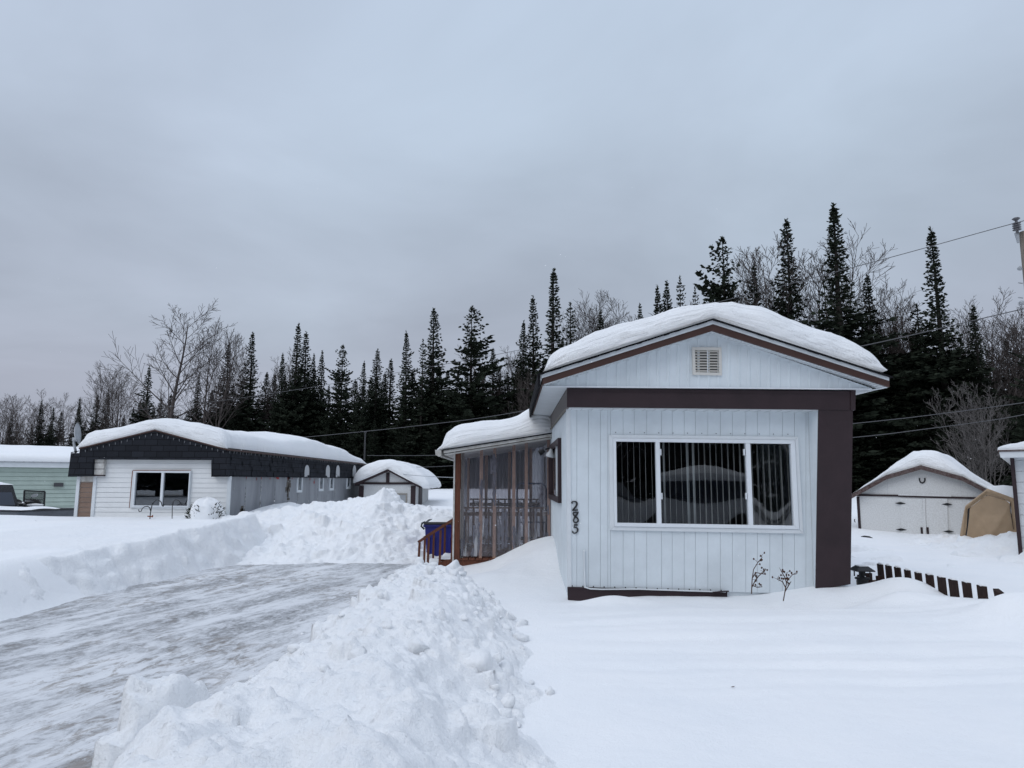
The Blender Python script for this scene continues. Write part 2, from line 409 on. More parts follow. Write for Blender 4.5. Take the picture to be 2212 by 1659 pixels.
def plastic_mat(name, tr=.5, frost=True):
    m = bpy.data.materials.new(name); m.use_nodes = True
    nt = m.node_tree; N = nt.nodes; L = nt.links; N.remove(N['Principled BSDF']); out = N['Material Output']
    t = N.new('ShaderNodeBsdfTransparent'); t.inputs[0].default_value = (.80,.79,.82,1)
    d = N.new('ShaderNodeBsdfDiffuse'); d.inputs[0].default_value = (.30,.30,.34,1)
    w = N.new('ShaderNodeBsdfDiffuse'); w.inputs[0].default_value = (.78,.80,.84,1)
    g = N.new('ShaderNodeBsdfGlossy'); g.inputs['Roughness'].default_value = .12
    tc = N.new('ShaderNodeTexCoord'); mp = N.new('ShaderNodeMapping'); mp.inputs['Scale'].default_value = (5,5,.55); L.new(tc.outputs['Object'], mp.inputs[0])
    n = N.new('ShaderNodeTexNoise'); n.inputs['Scale'].default_value = 2.2; n.inputs['Detail'].default_value = 9; n.inputs['Roughness'].default_value = .72; L.new(mp.outputs[0], n.inputs['Vector'])
    m1 = N.new('ShaderNodeMixShader'); m1.inputs[0].default_value = 1-tr; L.new(t.outputs[0], m1.inputs[1]); L.new(d.outputs[0], m1.inputs[2])
    last = m1.outputs[0]
    if frost:
        # frost is thicker low down
        sp = N.new('ShaderNodeSeparateXYZ'); L.new(tc.outputs['Object'], sp.inputs[0])
        hz = N.new('ShaderNodeMapRange'); L.new(sp.outputs[2], hz.inputs[0]); hz.inputs[1].default_value = .15; hz.inputs[2].default_value = 1.7; hz.inputs[3].default_value = .075; hz.inputs[4].default_value = -.06
        ad = N.new('ShaderNodeMath'); L.new(n.outputs[0], ad.inputs[0]); L.new(hz.outputs[0], ad.inputs[1])
        r = N.new('ShaderNodeValToRGB'); r.color_ramp.elements[0].position = .575; r.color_ramp.elements[1].position = .70; L.new(ad.outputs[0], r.inputs[0])
        fm = N.new('ShaderNodeMath'); fm.operation = 'MULTIPLY'; L.new(r.outputs[0], fm.inputs[0]); fm.inputs[1].default_value = .45
        m2 = N.new('ShaderNodeMixShader'); L.new(fm.outputs[0], m2.inputs[0]); L.new(last, m2.inputs[1]); L.new(w.outputs[0], m2.inputs[2]); last = m2.outputs[0]
    fr = N.new('ShaderNodeFresnel'); fr.inputs[0].default_value = 1.45
    m3 = N.new('ShaderNodeMixShader'); L.new(fr.outputs[0], m3.inputs[0]); L.new(last, m3.inputs[1]); L.new(g.outputs[0], m3.inputs[2]); L.new(m3.outputs[0], out.inputs[0])
    return m
M['plastic'] = plastic_mat('clear_corrugated_plastic', .84)
M['frost'] = plastic_mat('rime_frost', .45, False)
M['plastic_back'] = plastic_mat('hazy_corrugated_plastic', .45, False)

# ------------------------------------------------------------------ sky and light
SUN_EL, SUN_AZ = rad(42), rad(-142)       # azimuth from +Y towards +X
w = bpy.data.worlds.new('World'); scene.world = w; w.use_nodes = True
nt = w.node_tree; N = nt.nodes; L = nt.links
bg = N['Background']; out = N['World Output']
sky = N.new('ShaderNodeTexSky'); sky.sky_type = 'NISHITA'; sky.sun_disc = False
sky.sun_elevation = SUN_EL; sky.sun_rotation = SUN_AZ
L.new(sky.outputs[0], bg.inputs[0]); bg.inputs[1].default_value = .05
tc = N.new('ShaderNodeTexCoord'); sp = N.new('ShaderNodeSeparateXYZ'); L.new(tc.outputs['Generated'], sp.inputs[0])
# overcast deck: project the direction on a flat cloud layer so cloud shapes flatten towards the horizon
mx = N.new('ShaderNodeMath'); mx.operation = 'MAXIMUM'; mx.inputs[1].default_value = .0; L.new(sp.outputs[2], mx.inputs[0])
ad = N.new('ShaderNodeMath'); ad.operation = 'ADD'; ad.inputs[1].default_value = .22; L.new(mx.outputs[0], ad.inputs[0])
dv = N.new('ShaderNodeVectorMath'); dv.operation = 'DIVIDE'; L.new(tc.outputs['Generated'], dv.inputs[0])
cb = N.new('ShaderNodeCombineXYZ')
for k in range(3): L.new(ad.outputs[0], cb.inputs[k])
L.new(cb.outputs[0], dv.inputs[1])
cn = N.new('ShaderNodeTexNoise'); cn.inputs['Scale'].default_value = 1.3; cn.inputs['Detail'].default_value = 5; cn.inputs['Roughness'].default_value = .5; cn.inputs['Distortion'].default_value = .3; L.new(dv.outputs[0], cn.inputs['Vector'])
cn2 = N.new('ShaderNodeTexNoise'); cn2.inputs['Scale'].default_value = .6; cn2.inputs['Detail'].default_value = 2; L.new(dv.outputs[0], cn2.inputs['Vector'])
rp = N.new('ShaderNodeValToRGB'); L.new(mx.outputs[0], rp.inputs[0])
e = rp.color_ramp.elements
e[0].position = 0; e[0].color = (.41,.44,.525,1)
e[1].position = 1; e[1].color = (1.06,1.18,1.40,1)
for p_, c_ in ((.12,(.44,.477,.565)), (.30,(.465,.525,.63)), (.60,(.54,.63,.77))):
    x = e.new(p_); x.color = (*c_, 1)
mr = N.new('ShaderNodeMapRange'); L.new(cn.outputs[0], mr.inputs[0]); mr.inputs[1].default_value = .25; mr.inputs[2].default_value = .75; mr.inputs[3].default_value = .83; mr.inputs[4].default_value = 1.16
tint = N.new('ShaderNodeMix'); tint.data_type = 'RGBA'; L.new(cn2.outputs[0], tint.inputs[0]); tint.inputs[6].default_value = (1.04,.985,1.02,1); tint.inputs[7].default_value = (.95,1.015,1.0,1)
ml = N.new('ShaderNodeMix'); ml.data_type = 'RGBA'; ml.blend_type = 'MULTIPLY'; ml.inputs[0].default_value = 1; L.new(rp.outputs[0], ml.inputs[6]); L.new(tint.outputs[2], ml.inputs[7])
bg2 = N.new('ShaderNodeBackground'); L.new(ml.outputs[2], bg2.inputs[0]); L.new(mr.outputs[0], bg2.inputs[1])
ms = N.new('ShaderNodeMixShader'); ms.inputs[0].default_value = .93; L.new(bg.outputs[0], ms.inputs[1]); L.new(bg2.outputs[0], ms.inputs[2]); L.new(ms.outputs[0], out.inputs[0])
sun = bpy.data.objects.new('sun', bpy.data.lights.new('sun', 'SUN')); COL.objects.link(sun)
sun.data.energy = .75; sun.data.angle = rad(45); sun.data.color = (1, .98, .95)
sd = Vector((math.sin(SUN_AZ)*math.cos(SUN_EL), math.cos(SUN_AZ)*math.cos(SUN_EL), math.sin(SUN_EL)))
sun.rotation_euler = sd.to_track_quat('Z', 'Y').to_euler()
sun.location = sd*50
scene.view_settings.view_transform = 'Standard'; scene.view_settings.look = 'None'
scene.view_settings.exposure = 0; scene.view_settings.gamma = 1
scene.render.engine = 'CYCLES'
scene.cycles.max_bounces = 8; scene.cycles.transparent_max_bounces = 24; scene.cycles.diffuse_bounces = 4
scene.cycles.use_denoising = True
# ------------------------------------------------------------------ snow ground
def G(x, y):
    """smooth snow surface of the whole lot"""
    z = np.full_like(x, .0)
    # right yard, unploughed
    yard = sstep(-1.7, -.5, x)
    z = z + .17*yard
    # left field behind the cut bank
    left = sstep(-5.55, -6.35, x + .04*(y-9)*0)
    fieldz = .60 + .010*np.clip(y-8, 0, 9)
    z = z*(1-left) + left*fieldz
    # street where the photographer stands (behind the camera too)
    street = 1 - sstep(-3.5, -.2, y)
    z = z*(1-street) + street*.02
    # back of the lots
    back = sstep(15, 22, y)
    z = z*(1-back*(1-left)) + back*(1-left)*.50
    # cleared lot with the pickup, left behind the field
    lot = sstep(17.6, 18.8, y)*sstep(-10.3, -10.9, x)*(1-sstep(30, 36, y))
    z = z*(1-lot) + lot*(-.25)
    z = z + .45*sstep(30, 45, y)
    drv = sstep(-6.4, -5.9, x)*(1-sstep(-1.7, -1.2, x))*(1-sstep(14.2, 15, y))
    z = z + .05*fbm(x*.25, y*.25, 3, 3)*(1-drv) - .05*drv
    # --- front yard shapes
    z = z + bump(x, y, 2.6, 7.35, 3.0, .80, .075) + bump(x, y, 5.0, 7.2, 1.5, .5, .04)             # long crest in front of the wall
    z = z - bump(x, y, .90, 8.9, .45, .4, .07) - bump(x, y, 3.3, 8.35, 1.3, .32, .07)             # scoured hollow along the wall
    z = z + bump(x, y, 3.9, 9.0, .75, .55, .16)             # drift round the brown fin
    z = z + bump(x, y, 1.15, 8.55, .38, .16, .10)           # little cone by the skirting
    z = z + bump(x, y, 4.28, 8.05, .40, .28, .17)           # small cone drift
    z = z + bump(x, y, 4.95, 7.9, .7, 1.1, .13)
    z = z + bump(x, y, 4.72, 8.75, .42, .42, .22)           # drift burying the picket feet
    z = z + bump(x, y, 4.85, 7.0, .40, .28, .24) + bump(x, y, 5.5, 7.3, .5, .4, .15)           # drift over the near pickets
    z = z + bump(x, y, 4.9, 7.75, .35, .35, .05)
    # drift against the side wall and porch
    z = z + bump(x, y, .75, 12.1, .72, 1.35, .46) + bump(x, y, .2, 12.7, .7, .5, .10) + .05*fbm(x*1.3, y*.8, 3, 52)*np.exp(-((x-.2)/.9)**2-((y-11.6)/1.5)**2)
    z = z - bump(x, y, -.75, 12.0, .45, .7, .14)
    # right side, ploughed and shovelled
    z = z + bump(x, y, 7.6, 14.5, 2.6, 1.6, .02) + bump(x, y, 10.6, 14.6, 1.2, 1.4, .42) + bump(x, y, 5.3, 15.4, .9, 1.2, .10)
    z = z + bump(x, y, 6.2, 21, 1.5, 3, .35)
    # left: drift along the foil wall and round the shrub
    z = z + bump(x, y, -6.5, 20.5, .8, 2.2, .22) + bump(x, y, -7.5, 16.7, .6, .5, .08)
    z = z + bump(x, y, -9.3, 16.6, 2.2, .6, .03)
    return z
def ripples(x, y):
    """wind-laid steps in the yard, curving round the crest"""
    c = (y - 7.2) + .05*(x-2.4)**2*.5 + .12*fbm(x*.35, y*.5, 2, 8)
    a = sstep(4.6, 5.6, y)*(1-sstep(7.6, 8.3, y))*sstep(.2, 1.0, x)*(1-sstep(4.5, 6.2, x))
    s = np.zeros_like(x)
    for k, (f_, am) in enumerate(((2.3, .024), (3.9, .014))):
        p = c*f_ + .25*fbm(x*.4, y*.4, 2, 20+k); fr = p - np.floor(p)
        s = s + am*(np.where(fr < .26, fr/.26, (1-fr)/.74) - .5)*(.5 + .8*np.clip(vnoise(x*.5+k, y*.9+3, 30+k)+.3, 0, 1))
    return a*s
def axis(segs):
    out = [segs[0][0]]
    for a, b, st in segs:
        n = max(1, int(round((b-a)/st))); out += list(a + (b-a)*(np.arange(n)+1)/n)
    return np.array(out)
gx = axis([(-160,-40,8),(-40,-16,1.2),(-16,-8,.25),(-8,-5,.1),(-5,-.6,.15),(-.6,6.2,.045),(6.2,13,.1),(13,30,1),(30,160,9)])
gy = axis([(-70,-8,5),(-8,1.5,.5),(1.5,9.6,.045),(9.6,14,.06),(14,22,.12),(22,50,.6),(50,150,7)])
X, Y = np.meshgrid(gx, gy)
Z = G(X, Y) + ripples(X, Y) + .004*fbm(X*3, Y*3, 3, 5)*sstep(0, 1, X) 
o = grid_obj('snow_ground', X, Y, Z, M['snow']); tag(o, kind='structure')

# ------------------------------------------------------------------ driveway
gx = np.arange(-11, -.6, .05); gy = axis([(-9, 2, .3), (2, 15, .05)])
X, Y = np.meshgrid(gx, gy)
Z = np.maximum(G(X, Y)*0, 0) + .012 + .014*fbm(X*1.2, Y*.7, 4, 40) + .004*fbm(X*7, Y*4, 3, 44)
edge = sstep(-.75, -1.5, X)*sstep(15, 14.3, Y)
Z = Z*edge - .12*(1-edge)
Z = np.where((X < -5.9) & (Y > 3.5), -.2, Z)
o = grid_obj('driveway', X, Y, Z, M['driveway']); tag(o, kind='structure')

def interp(t, ks):
    ks = sorted(ks); return np.interp(t, [k[0] for k in ks], [k[1] for k in ks])

# ------------------------------------------------------------------ cut bank along the left of the driveway
gx = np.arange(-9.0, -4.7, .03); gy = np.arange(1.5, 15.2, .035)
X, Y = np.meshgrid(gx, gy)
foot = interp(gy, [(1.5,-6.6),(6,-6.15),(8.2,-5.85),(10.8,-5.62),(13,-5.28),(15.2,-4.9)])[:, None]
top = interp(gy, [(1.5,.50),(8.7,.53),(10.3,.57),(12.4,.70),(13.7,.80),(15.2,.90)])[:, None]
foot = foot + .10*fbm(Y*.9, Y*0+2, 3, 61) + .05*fbm(Y*3, X*3, 3, 62)
d = foot - X                                   # distance into the bank
face = np.clip((d+.02)/.46, 0, 1)**.9*.90 + .10*np.clip(d/.8, 0, 1)
ledge = .035*(np.abs((d*5 + .8*fbm(X*.8, Y*.8, 2, 63)) % 1 - .5) - .25)*np.exp(-((d-.2)/.25)**2)*4*.6
crumb = np.exp(-((d-.36)/.13)**2)
Z = top*face + ledge
Z = Z + .03*fbm(X*3.6, Y*1.8, 4, 64)*np.exp(-((d-.15)/.25)**2) + crumb*.055*np.clip(fbm(X*2, Y*2, 4, 66)+.1, 0, 1)
blend = sstep(.6, 1.6, d)
Z = Z*(1-blend) + (G(X, Y)+.004)*blend
mask = (np.exp(-((d-.05)/.22)**2)*.8 + crumb*.35)*(d > .03)
Z = chunks(X, Y, Z, 2600, .015, .08, 5, mask, .5)
Z = Z + .006*fbm(X*12, Y*12, 2, 67)
Z = np.where(d < -.05, -.06 + .0*X, Z)
Z = np.where((d < .12) & (d >= -.05), np.maximum(Z, -.05), Z)
edge = np.minimum(sstep(-9.0, -8.7, X), sstep(1.5, 2.2, Y)); Z = Z*edge + (1-edge)*(G(X, Y)-.05)
o = grid_obj('snow_bank', X, Y, Z, M['snow_rough']); tag(o, 'long low snow bank cut steep by a plow along the left edge of the driveway', 'snow bank')

# ------------------------------------------------------------------ tall ploughed pile at the end of the driveway
gx = np.arange(-7.4, -.3, .03); gy = np.arange(13.0, 21.5, .04)
X, Y = np.meshgrid(gx, gy)
rid = interp(gx, [(-7.4,.70),(-6.4,.76),(-5.6,.86),(-5.0,.93),(-4.5,1.06),(-3.8,1.07),(-3.35,1.16),(-3.0,1.34),(-2.75,1.20),(-2.5,1.05),(-2.3,.97),(-1.95,.93),(-1.4,.86),(-.3,.8)])[None, :]
front = interp(gx, [(-7.4,14.3),(-6.2,13.6),(-5.2,13.5),(-3.5,13.75),(-2.2,13.85),(-1.4,14.3),(-.3,15)])[None, :]
front = front + .18*fbm(X*1.1, X*0, 3, 71)
ry = 17.0
t = np.clip((Y-front)/(ry-front), 0, 1)
Z = rid*np.where(Y < ry, .55*t + .45*sstep(0, 1, t), 1 - .75*sstep(17.0, 20.5, Y)*0)
Zb = G(X, Y)
Z = np.where(Y >= ry, rid + (Zb-rid)*sstep(17.0, 20.2, Y), Z)
m_ = np.clip(t*6, 0, 1)*(1-sstep(18.5, 20, Y))
Z = Z + m_*(.09*fbm(X*1.3, Y*1.3, 4, 73) + .055*fbm(X*4, Y*4, 4, 74))
mask = m_*.5 + .12
Z = chunks(X, Y, Z, 3000, .03, .20, 11, mask, .36)
Z = chunks(X, Y, Z, 6000, .02, .09, 12, mask, .7)
Z = np.maximum(Z, 1.43 - .9*np.abs(X+3.0)**.9 - .8*np.abs(Y-16.8) + .05*fbm(X*6, Y*6, 3, 79))
Z = np.where(Y < front-.12, Zb-.08, Z)
lft = sstep(-7.4, -6.2, X); Z = Z*lft + (Zb-.03)*(1-lft)
Z = Z + .016*fbm(X*9, Y*9, 3, 75)*m_
o = grid_obj('snow_pile', X, Y, Z, M['snow_rough']); tag(o, 'tall rough pile of plowed snow closing off the far end of the driveway', 'snow pile')

# ------------------------------------------------------------------ near heap between driveway and yard
gx = np.arange(-2.9, 1.0, .016); gy = np.arange(1.6, 11.9, .022)
X, Y = np.meshgrid(gx, gy)
lf = interp(gy, [(1.6,-1.65),(2.6,-1.72),(3.1,-1.80),(3.5,-2.02),(3.9,-2.14),(4.25,-2.12),(4.55,-1.85),(5.2,-1.72),(7,-1.66),(8.5,-1.66),(9.5,-1.50),(10.3,-1.30),(11.0,-1.0),(11.9,-.9)])[:, None]
rg = interp(gy, [(1.6,.50),(3.5,.30),(4.5,.18),(5.5,.22),(7,.16),(7.8,.06),(9,-.20),(10,-.45),(11,-.62),(11.9,-.9)])[:, None]
ht = interp(gy, [(1.6,.52),(3.0,.48),(4.0,.46),(5,.50),(6.5,.56),(8.5,.56),(9.3,.46),(10.0,.34),(10.5,.2),(11.0,.04),(11.4,.0),(11.9,-.05)])[:, None]
lf = lf + .10*fbm(Y*1.3, Y*0+5, 3, 80) + .07*fbm(Y*5, X*5, 4, 88); rg = rg + .10*fbm(Y*1.5, Y*0+9, 3, 81)
a = np.clip((X-lf)/.52, 0, 1); b = np.clip((rg-X)/1.0, 0, 1)
env = np.power(np.clip(1-(1-a)**2, 0, 1), .8)*np.power(sstep(0, 1, b), .75)
base = G(X, Y)
Z = base*.9*np.clip(b*0+1, 0, 1)*sstep(-1.9, -.3, X) + np.maximum(ht - .75*base*sstep(-1.2, .3, X), .1)*env
# valley between the front lobe and the main heap
va = np.abs((X+1.62) - .42*(Y-4.25)); Z = Z - .30*np.exp(-(va/.10)**2)*sstep(4.6, 4.25, Y)*sstep(2.6, 3.0, Y)*sstep(-2.2,-1.9,X)
Z = Z + bump(X, Y, -1.93, 4.05, .24, .42, .10)
chk = sstep(4.2, 5.4, Y)*np.clip(env*3, 0, 1)                # chunky farther up, slabby near the camera
soft = (1-sstep(4.2, 5.4, Y))*np.clip(env*3, 0, 1)
Z = Z + env*(.07*fbm(X*1.6, Y*1.2, 3, 83)) + soft*.05*fbm(X*3.2, Y*2.6, 4, 84)
Z = chunks(X, Y, Z, 600, .08, .24, 21, chk*.7+soft*.35, .36, 2.8)
Z = chunks(X, Y, Z, 5500, .020, .085, 22, chk*.6+soft*.10, .5)
Z = chunks(X, Y, Z, 9000, .015, .045, 23, chk*.5+soft*.10, .75)
Z = Z + np.clip(env*4, 0, 1)*(.032*fbm(X*5, Y*5, 5, 85, .6)) + .004*fbm(X*25, Y*25, 2, 86)
out_ = (env <= .002)
Z = np.where(out_, base-.07, Z)
Z = np.where((X < lf), -.08, Z)
heap = tag(thing('snow_heap', 'big lumpy heap of shovelled snow nearest the camera, between the driveway and the smooth yard', 'snow heap'))
grid_obj('heaped_snow', X, Y, Z, M['snow_rough'], heap)
# loose slabs and clods that stand proud of the heap
def clod(mb, c, r_, rnd, squash=(1,1,1), detail=2):
    bm = bmesh.new(); bmesh.ops.create_icosphere(bm, subdivisions=detail, radius=1)
    sx = np.array([rnd.uniform(.7, 1.2)*squash[0], rnd.uniform(.7, 1.2)*squash[1], rnd.uniform(.6, 1.0)*squash[2]])
    pl = [(Vector((rnd.uniform(-1,1), rnd.uniform(-1,1), rnd.uniform(-1,1))).normalized(), rnd.uniform(.40, .75)) for _ in range(9)]
    rot = Matrix.Rotation(rnd.uniform(0, 6.3), 3, 'Z') @ Matrix.Rotation(rnd.uniform(-.5, .5), 3, 'X')
    n0 = rnd.uniform(0, 50)
    from mathutils import noise as mn
    vs = []
    for v in bm.verts:
        p = v.co.copy()
        for n_, d_ in pl:
            k = p.dot(n_)
            if k > d_: p -= n_*(k-d_)*.97
        p *= 1 + .22*mn.noise(p*2.2 + Vector((n0, 0, 0))) + .10*mn.noise(p*6 + Vector((0, n0, 0)))
        p = rot @ Vector((p.x*sx[0], p.y*sx[1], p.z*sx[2]))
        vs.append(Vector(c) + p*r_)
    mb.add(vs, [tuple(v.index for v in f.verts) for f in bm.faces]); bm.free()
rnd = random.Random(31)
def zat(x, y):
    j = int(np.clip((x-gx[0])/.016, 0, len(gx)-1)); i = int(np.clip((y-gy[0])/.022, 0, len(gy)-1)); return float(Z[i, j])
mb = MB()
for k in range(170):
    y = rnd.uniform(4.3, 11.2); i = int((y-gy[0])/.022)
    l_, r2 = float(lf[i, 0]), float(rg[i, 0]); x = rnd.uniform(l_+.05, r2-.03)
    r_ = .022*(.085/.022)**(rnd.random()**1.8)
    clod(mb, (x, y, zat(x, y)+r_*.15), r_, rnd, detail=2)
for k in range(36):                              # crumbs that rolled on the driveway
    y = rnd.uniform(4.5, 11); i = int((y-gy[0])/.022); r_ = rnd.uniform(.012, .035)
    clod(mb, (float(lf[i, 0])-abs(rnd.gauss(0, .22)), y, .02), r_, rnd, detail=1)
obj('snow_clods', mb, M['snow_rough'], heap, True, fix=False)['kind'] = 'stuff'
# the pointed slab standing at the far end of the heap, and the big block on the yard side
def slab(name, outline, Yp, th, lean=0.0, jit=.006, parent=heap):
    mb = MB(); pts = Q(outline, Yp); n = len(pts); c = sum(pts, Vector())/n
    rr = random.Random(len(outline))
    rows = []
    for k, (s_, dy) in enumerate(((.55, -th*.62), (.85, -th*.5), (1.0, -th*.15), (1.0, th*.2), (.85, th*.5), (.5, th*.6))):
        rows.append([c + (p-c)*s_ + Vector((rr.uniform(-jit, jit), dy + lean*(p.z-c.z) + rr.uniform(-jit, jit), rr.uniform(-jit, jit))) for p in pts])
    vs = [v for r_ in rows for v in r_]; m = len(rows)
    fs = [(i*n+q, i*n+(q+1) % n, (i+1)*n+(q+1) % n, (i+1)*n+q) for i in range(m-1) for q in range(n)]
    vs += [c + Vector((0, -th*.64, 0)), c + Vector((0, th*.62, 0))]; a = len(vs)-2
    fs += [(a, (q+1) % n, q) for q in range(n)] + [(a+1, (m-1)*n+q, (m-1)*n+(q+1) % n) for q in range(n)]
    mb.add(vs, fs); o = obj(name, mb, M['snow_rough'], parent, True)
    sb = o.modifiers.new('s', 'SUBSURF'); sb.levels = sb.render_levels = 2
    return o
slab('snow_slab', [(905,1268),(918,1246),(932,1236),(948,1231),(960,1226),(972,1219),(982,1209),(988,1208),(992,1216),(993,1222),(999,1222),(1003,1230),(1001,1240),(996,1250),(985,1262),(960,1275),(925,1276)], 10.4, .30)
slab('snow_slab', [(990,1420),(996,1404),(1020,1398),(1050,1400),(1062,1410),(1066,1440),(1063,1470),(1052,1490),(1030,1500),(1010,1490),(994,1460)], 5.05, .26, -.35)
slab('snow_slab', [(1068,1440),(1085,1425),(1105,1430),(1113,1450),(1108,1475),(1092,1486),(1072,1474)], 5.25, .22, -.3)

# ------------------------------------------------------------------ shovelled mounds in front of the right shed
gx = np.arange(4.6, 13.4, .04); gy = np.arange(10.2, 18.6, .045)
X, Y = np.meshgrid(gx, gy)
base = G(X, Y)
hh = interp(gx, [(4.6,.18),(5.6,.20),(6.8,.20),(7.6,.14),(8.3,.04),(9.1,.26),(9.6,.44),(10.2,.54),(11,.60),(12.1,.60),(12.6,.50),(13.4,.5)])[None, :]
yr = interp(gx, [(4.6,15.2),(8.4,15.6),(9.0,14.6),(9.8,13.6),(13.4,12.6)])[None, :]
f0 = 11.0 + .35*fbm(X*.8, X*0, 2, 90)
t = np.clip((Y-f0)/(yr-f0), 0, 1)
Z = base*.3 + .02 + (hh-.05)*np.where(Y < yr, t**1.3, 1-sstep(yr, yr+2.6, Y)*.6)
act = np.clip(t*5, 0, 1)*(1-sstep(17, 18.4, Y))
Z = Z + act*(.05*fbm(X*1.1, Y*1.1, 4, 91) + .02*fbm(X*4, Y*4, 3, 92))
Z = chunks(X, Y, Z, 2600, .04, .30, 41, act*.55, .45)
Z = chunks(X, Y, Z, 4200, .025, .10, 42, act*.5, .6)
Z = Z + act*.005*fbm(X*14, Y*14, 2, 93)
ed = np.minimum(np.minimum(sstep(4.6, 5.0, X), sstep(13.4, 13.0, X)), np.minimum(sstep(10.2, 11.4, Y), sstep(18.6, 18.2, Y)))
Z = Z*ed + (base-.05)*(1-ed)
o = grid_obj('snow_mound', X, Y, Z, M['snow_rough']); tag(o, 'churned mound of shovelled snow in front of the white barn-roofed shed', 'snow mound')
# ================================================================== main mobile home, number 285
YW, YB, YR = 9.0, 8.72, 8.46
YEND = 25.0
house = thing('mobile_home', 'white mobile home numbered 285 with brown band and large three-pane window', 'mobile home', (2.5, YW, 0))
def lerp(a, b, t): return a + (b-a)*t
# ---- front wall: vertical grooved panels, cut round the window
rr = random.Random(4)
gl = [1227]; 
while gl[-1] < 1752:
    gl.append(gl[-1] + rr.choice([20, 22, 24, 26, 27, 30, 32, 33]))
gl = [1227,1246,1271,1297,1313,1346,1370,1397,1429,1452,1478,1502,1529,1556,1582,1611,1636,1663,1690,1716,1741,1764]
top_d = lambda x: 880 + (x-1225)*5/520.
bot_d = lambda x: 1268 + (x-1227)*10/340.
mb = MB(); gv = MB()
WT = lambda x: 941.5 + (x-1317)*4.3/409.    # hidden behind the window trim
WB = lambda x: 1143.5 + (x-1319)*7/417.
def wallstrip(a, b, fy0, fy1, gap=.0025):
    p = [U(a, fy0(a), YW), U(b, fy0(b), YW), U(b, fy1(b), YW), U(a, fy1(a), YW)]
    for k, s_ in ((0, 1), (3, 1), (1, -1), (2, -1)): p[k].x += s_*gap
    mb.prism(p, (0, .02, 0))
    q = [U(a, fy0(a), YW), U(b, fy0(b), YW), U(b, fy1(b), YW), U(a, fy1(a), YW)]
    for v in q: v.y += .006
    gv.prism(q, (0, .03, 0))
xs = sorted(gl + [1318.5])
for a, b in zip(xs, xs[1:]):
    hole = a >= 1318 and b <= 1717
    g1 = .0025
    if hole:
        wallstrip(a, b, top_d, WT, g1); wallstrip(a, b, WB, bot_d, g1)
    else: wallstrip(a, b, top_d, bot_d, g1)
front = obj('front_wall', mb, M['white_siding'], house)
obj('wall_groove', gv, M['white_groove'], front)
# ---- skirting board at the foot
mb = MB(); p = [U(1226,1269.5,YW-.02), U(1571,1279,YW-.02), U(1571,1330,YW-.02), U(1228,1325,YW-.02)]
mb.prism(p, (0,.05,0)); mb.prism([U(1226,1268,YW-.03), U(1571,1277.5,YW-.03), U(1571,1280,YW-.03), U(1226,1272,YW-.03)], (0,.05,0))
obj('skirting', mb, M['brown'], house)
mb = MB(); mb.prism([U(1560,1268,YW+.03), U(1770,1274,YW+.03), U(1770,1340,YW+.03), U(1560,1340,YW+.03)], (0,.03,0)); obj('lower_wall', mb, M['white_siding'], house)
# ---- big window
win = MB(); O = [(1315.7,939),(1724.7,943.2),(1736,1153),(1318.4,1145.6)]; I = [(1324.7,946.7),(1717.3,950.9),(1726.7,1143.5),(1327.8,1137.3)]
V = [(1331,953.4),(1708.6,958.6),(1716.3,1135.8),(1333.4,1129.4)]
win.ring(Q(O, YW-.035), Q(I, YW-.035), (0,.05,0))
window = obj('window', win, M['white_trim'], house, bevel=.006)
fr = MB(); fr.ring(Q(I, YW-.05), Q(V, YW-.05), (0,.08,0))
fr.prism(Q([(1416.3,954.4),(1425.3,954.4),(1429.4,1131.7),(1419.9,1131)], YW-.047), (0,.07,0))
fr.prism(Q([(1611,957),(1620.9,958.2),(1627.7,1135.2),(1618.4,1135.2)], YW-.047), (0,.07,0))
for x, y in ((1427.5,975),(1430,1070),(1608,975),(1612.5,1070)):   # latches
    p = U(x, y, YW-.04); fr.box(p.x-.008, p.x+.008, p.y, p.y+.03, p.z-.05, p.z+.03)
frame = obj('window_frame', fr, M['vinyl'], window, bevel=.004)
# sealed units bow slightly, so their reflections bend
for quad in ([(1331,953.4),(1416.3,954.4),(1419.9,1131),(1333.4,1129.4)], [(1425.3,954.4),(1611,957),(1618.4,1135.2),(1429.4,1131.7)], [(1620.9,958.2),(1708.6,958.6),(1716.3,1135.8),(1627.7,1135.2)]):
    c = Q(quad, YW-.005); P = np.zeros((13, 13, 3))
    for i in range(13):
        for j in range(13):
            u, v = j/12, i/12; q = lerp(lerp(c[0], c[1], u), lerp(c[3], c[2], u), v)
            q.y += .0045*(1-(2*u-1)**2)*(1-(2*v-1)**2); P[i, j] = q
    g = MB(); g.grid(P); obj('pane', g, M['glass'], window, True)
zb0, zt0 = U(1330,1133,YW).z, U(1330,952,YW).z
def slat(d, w_px, col='blind', y=YW+.14):
    a = U(d, 1040, y); w_ = max(w_px*y/F, .010); w_ = min(w_, .088)
    dep = math.sqrt(max(.088**2-w_**2, 0)) 
    s = MB(); h = .0015
    x0, x1 = a.x-w_/2, a.x+w_/2
    s.hexa([(x0,y,zb0-.02),(x1,y+dep,zb0-.02),(x1+.002,y+dep,zb0-.02),(x0+.002,y-.001,zb0-.02)], [(x0,y,zt0+.02),(x1,y+dep,zt0+.02),(x1+.002,y+dep,zt0+.02),(x0+.002,y-.001,zt0+.02)])
    obj('blind_slat', s, M['blind'], window)
for zx, wz in ((262,6),(322,9),(387,7),(449,11),(508,9),(574,12),(702,32),(758,9),(820,15),(885,14),(948,40),(1010,38),(1066,13),(1126,8),(1186,9),(1247,14),(1308,12),(1371,9),(1432,11),(1496,8),(1545,13),(1618,11),(1678,9),(1738,9),(1800,9),(1862,20),(1922,9),(1992,20)):
    slat(1290.3+zx*.2083, wz*.2083)
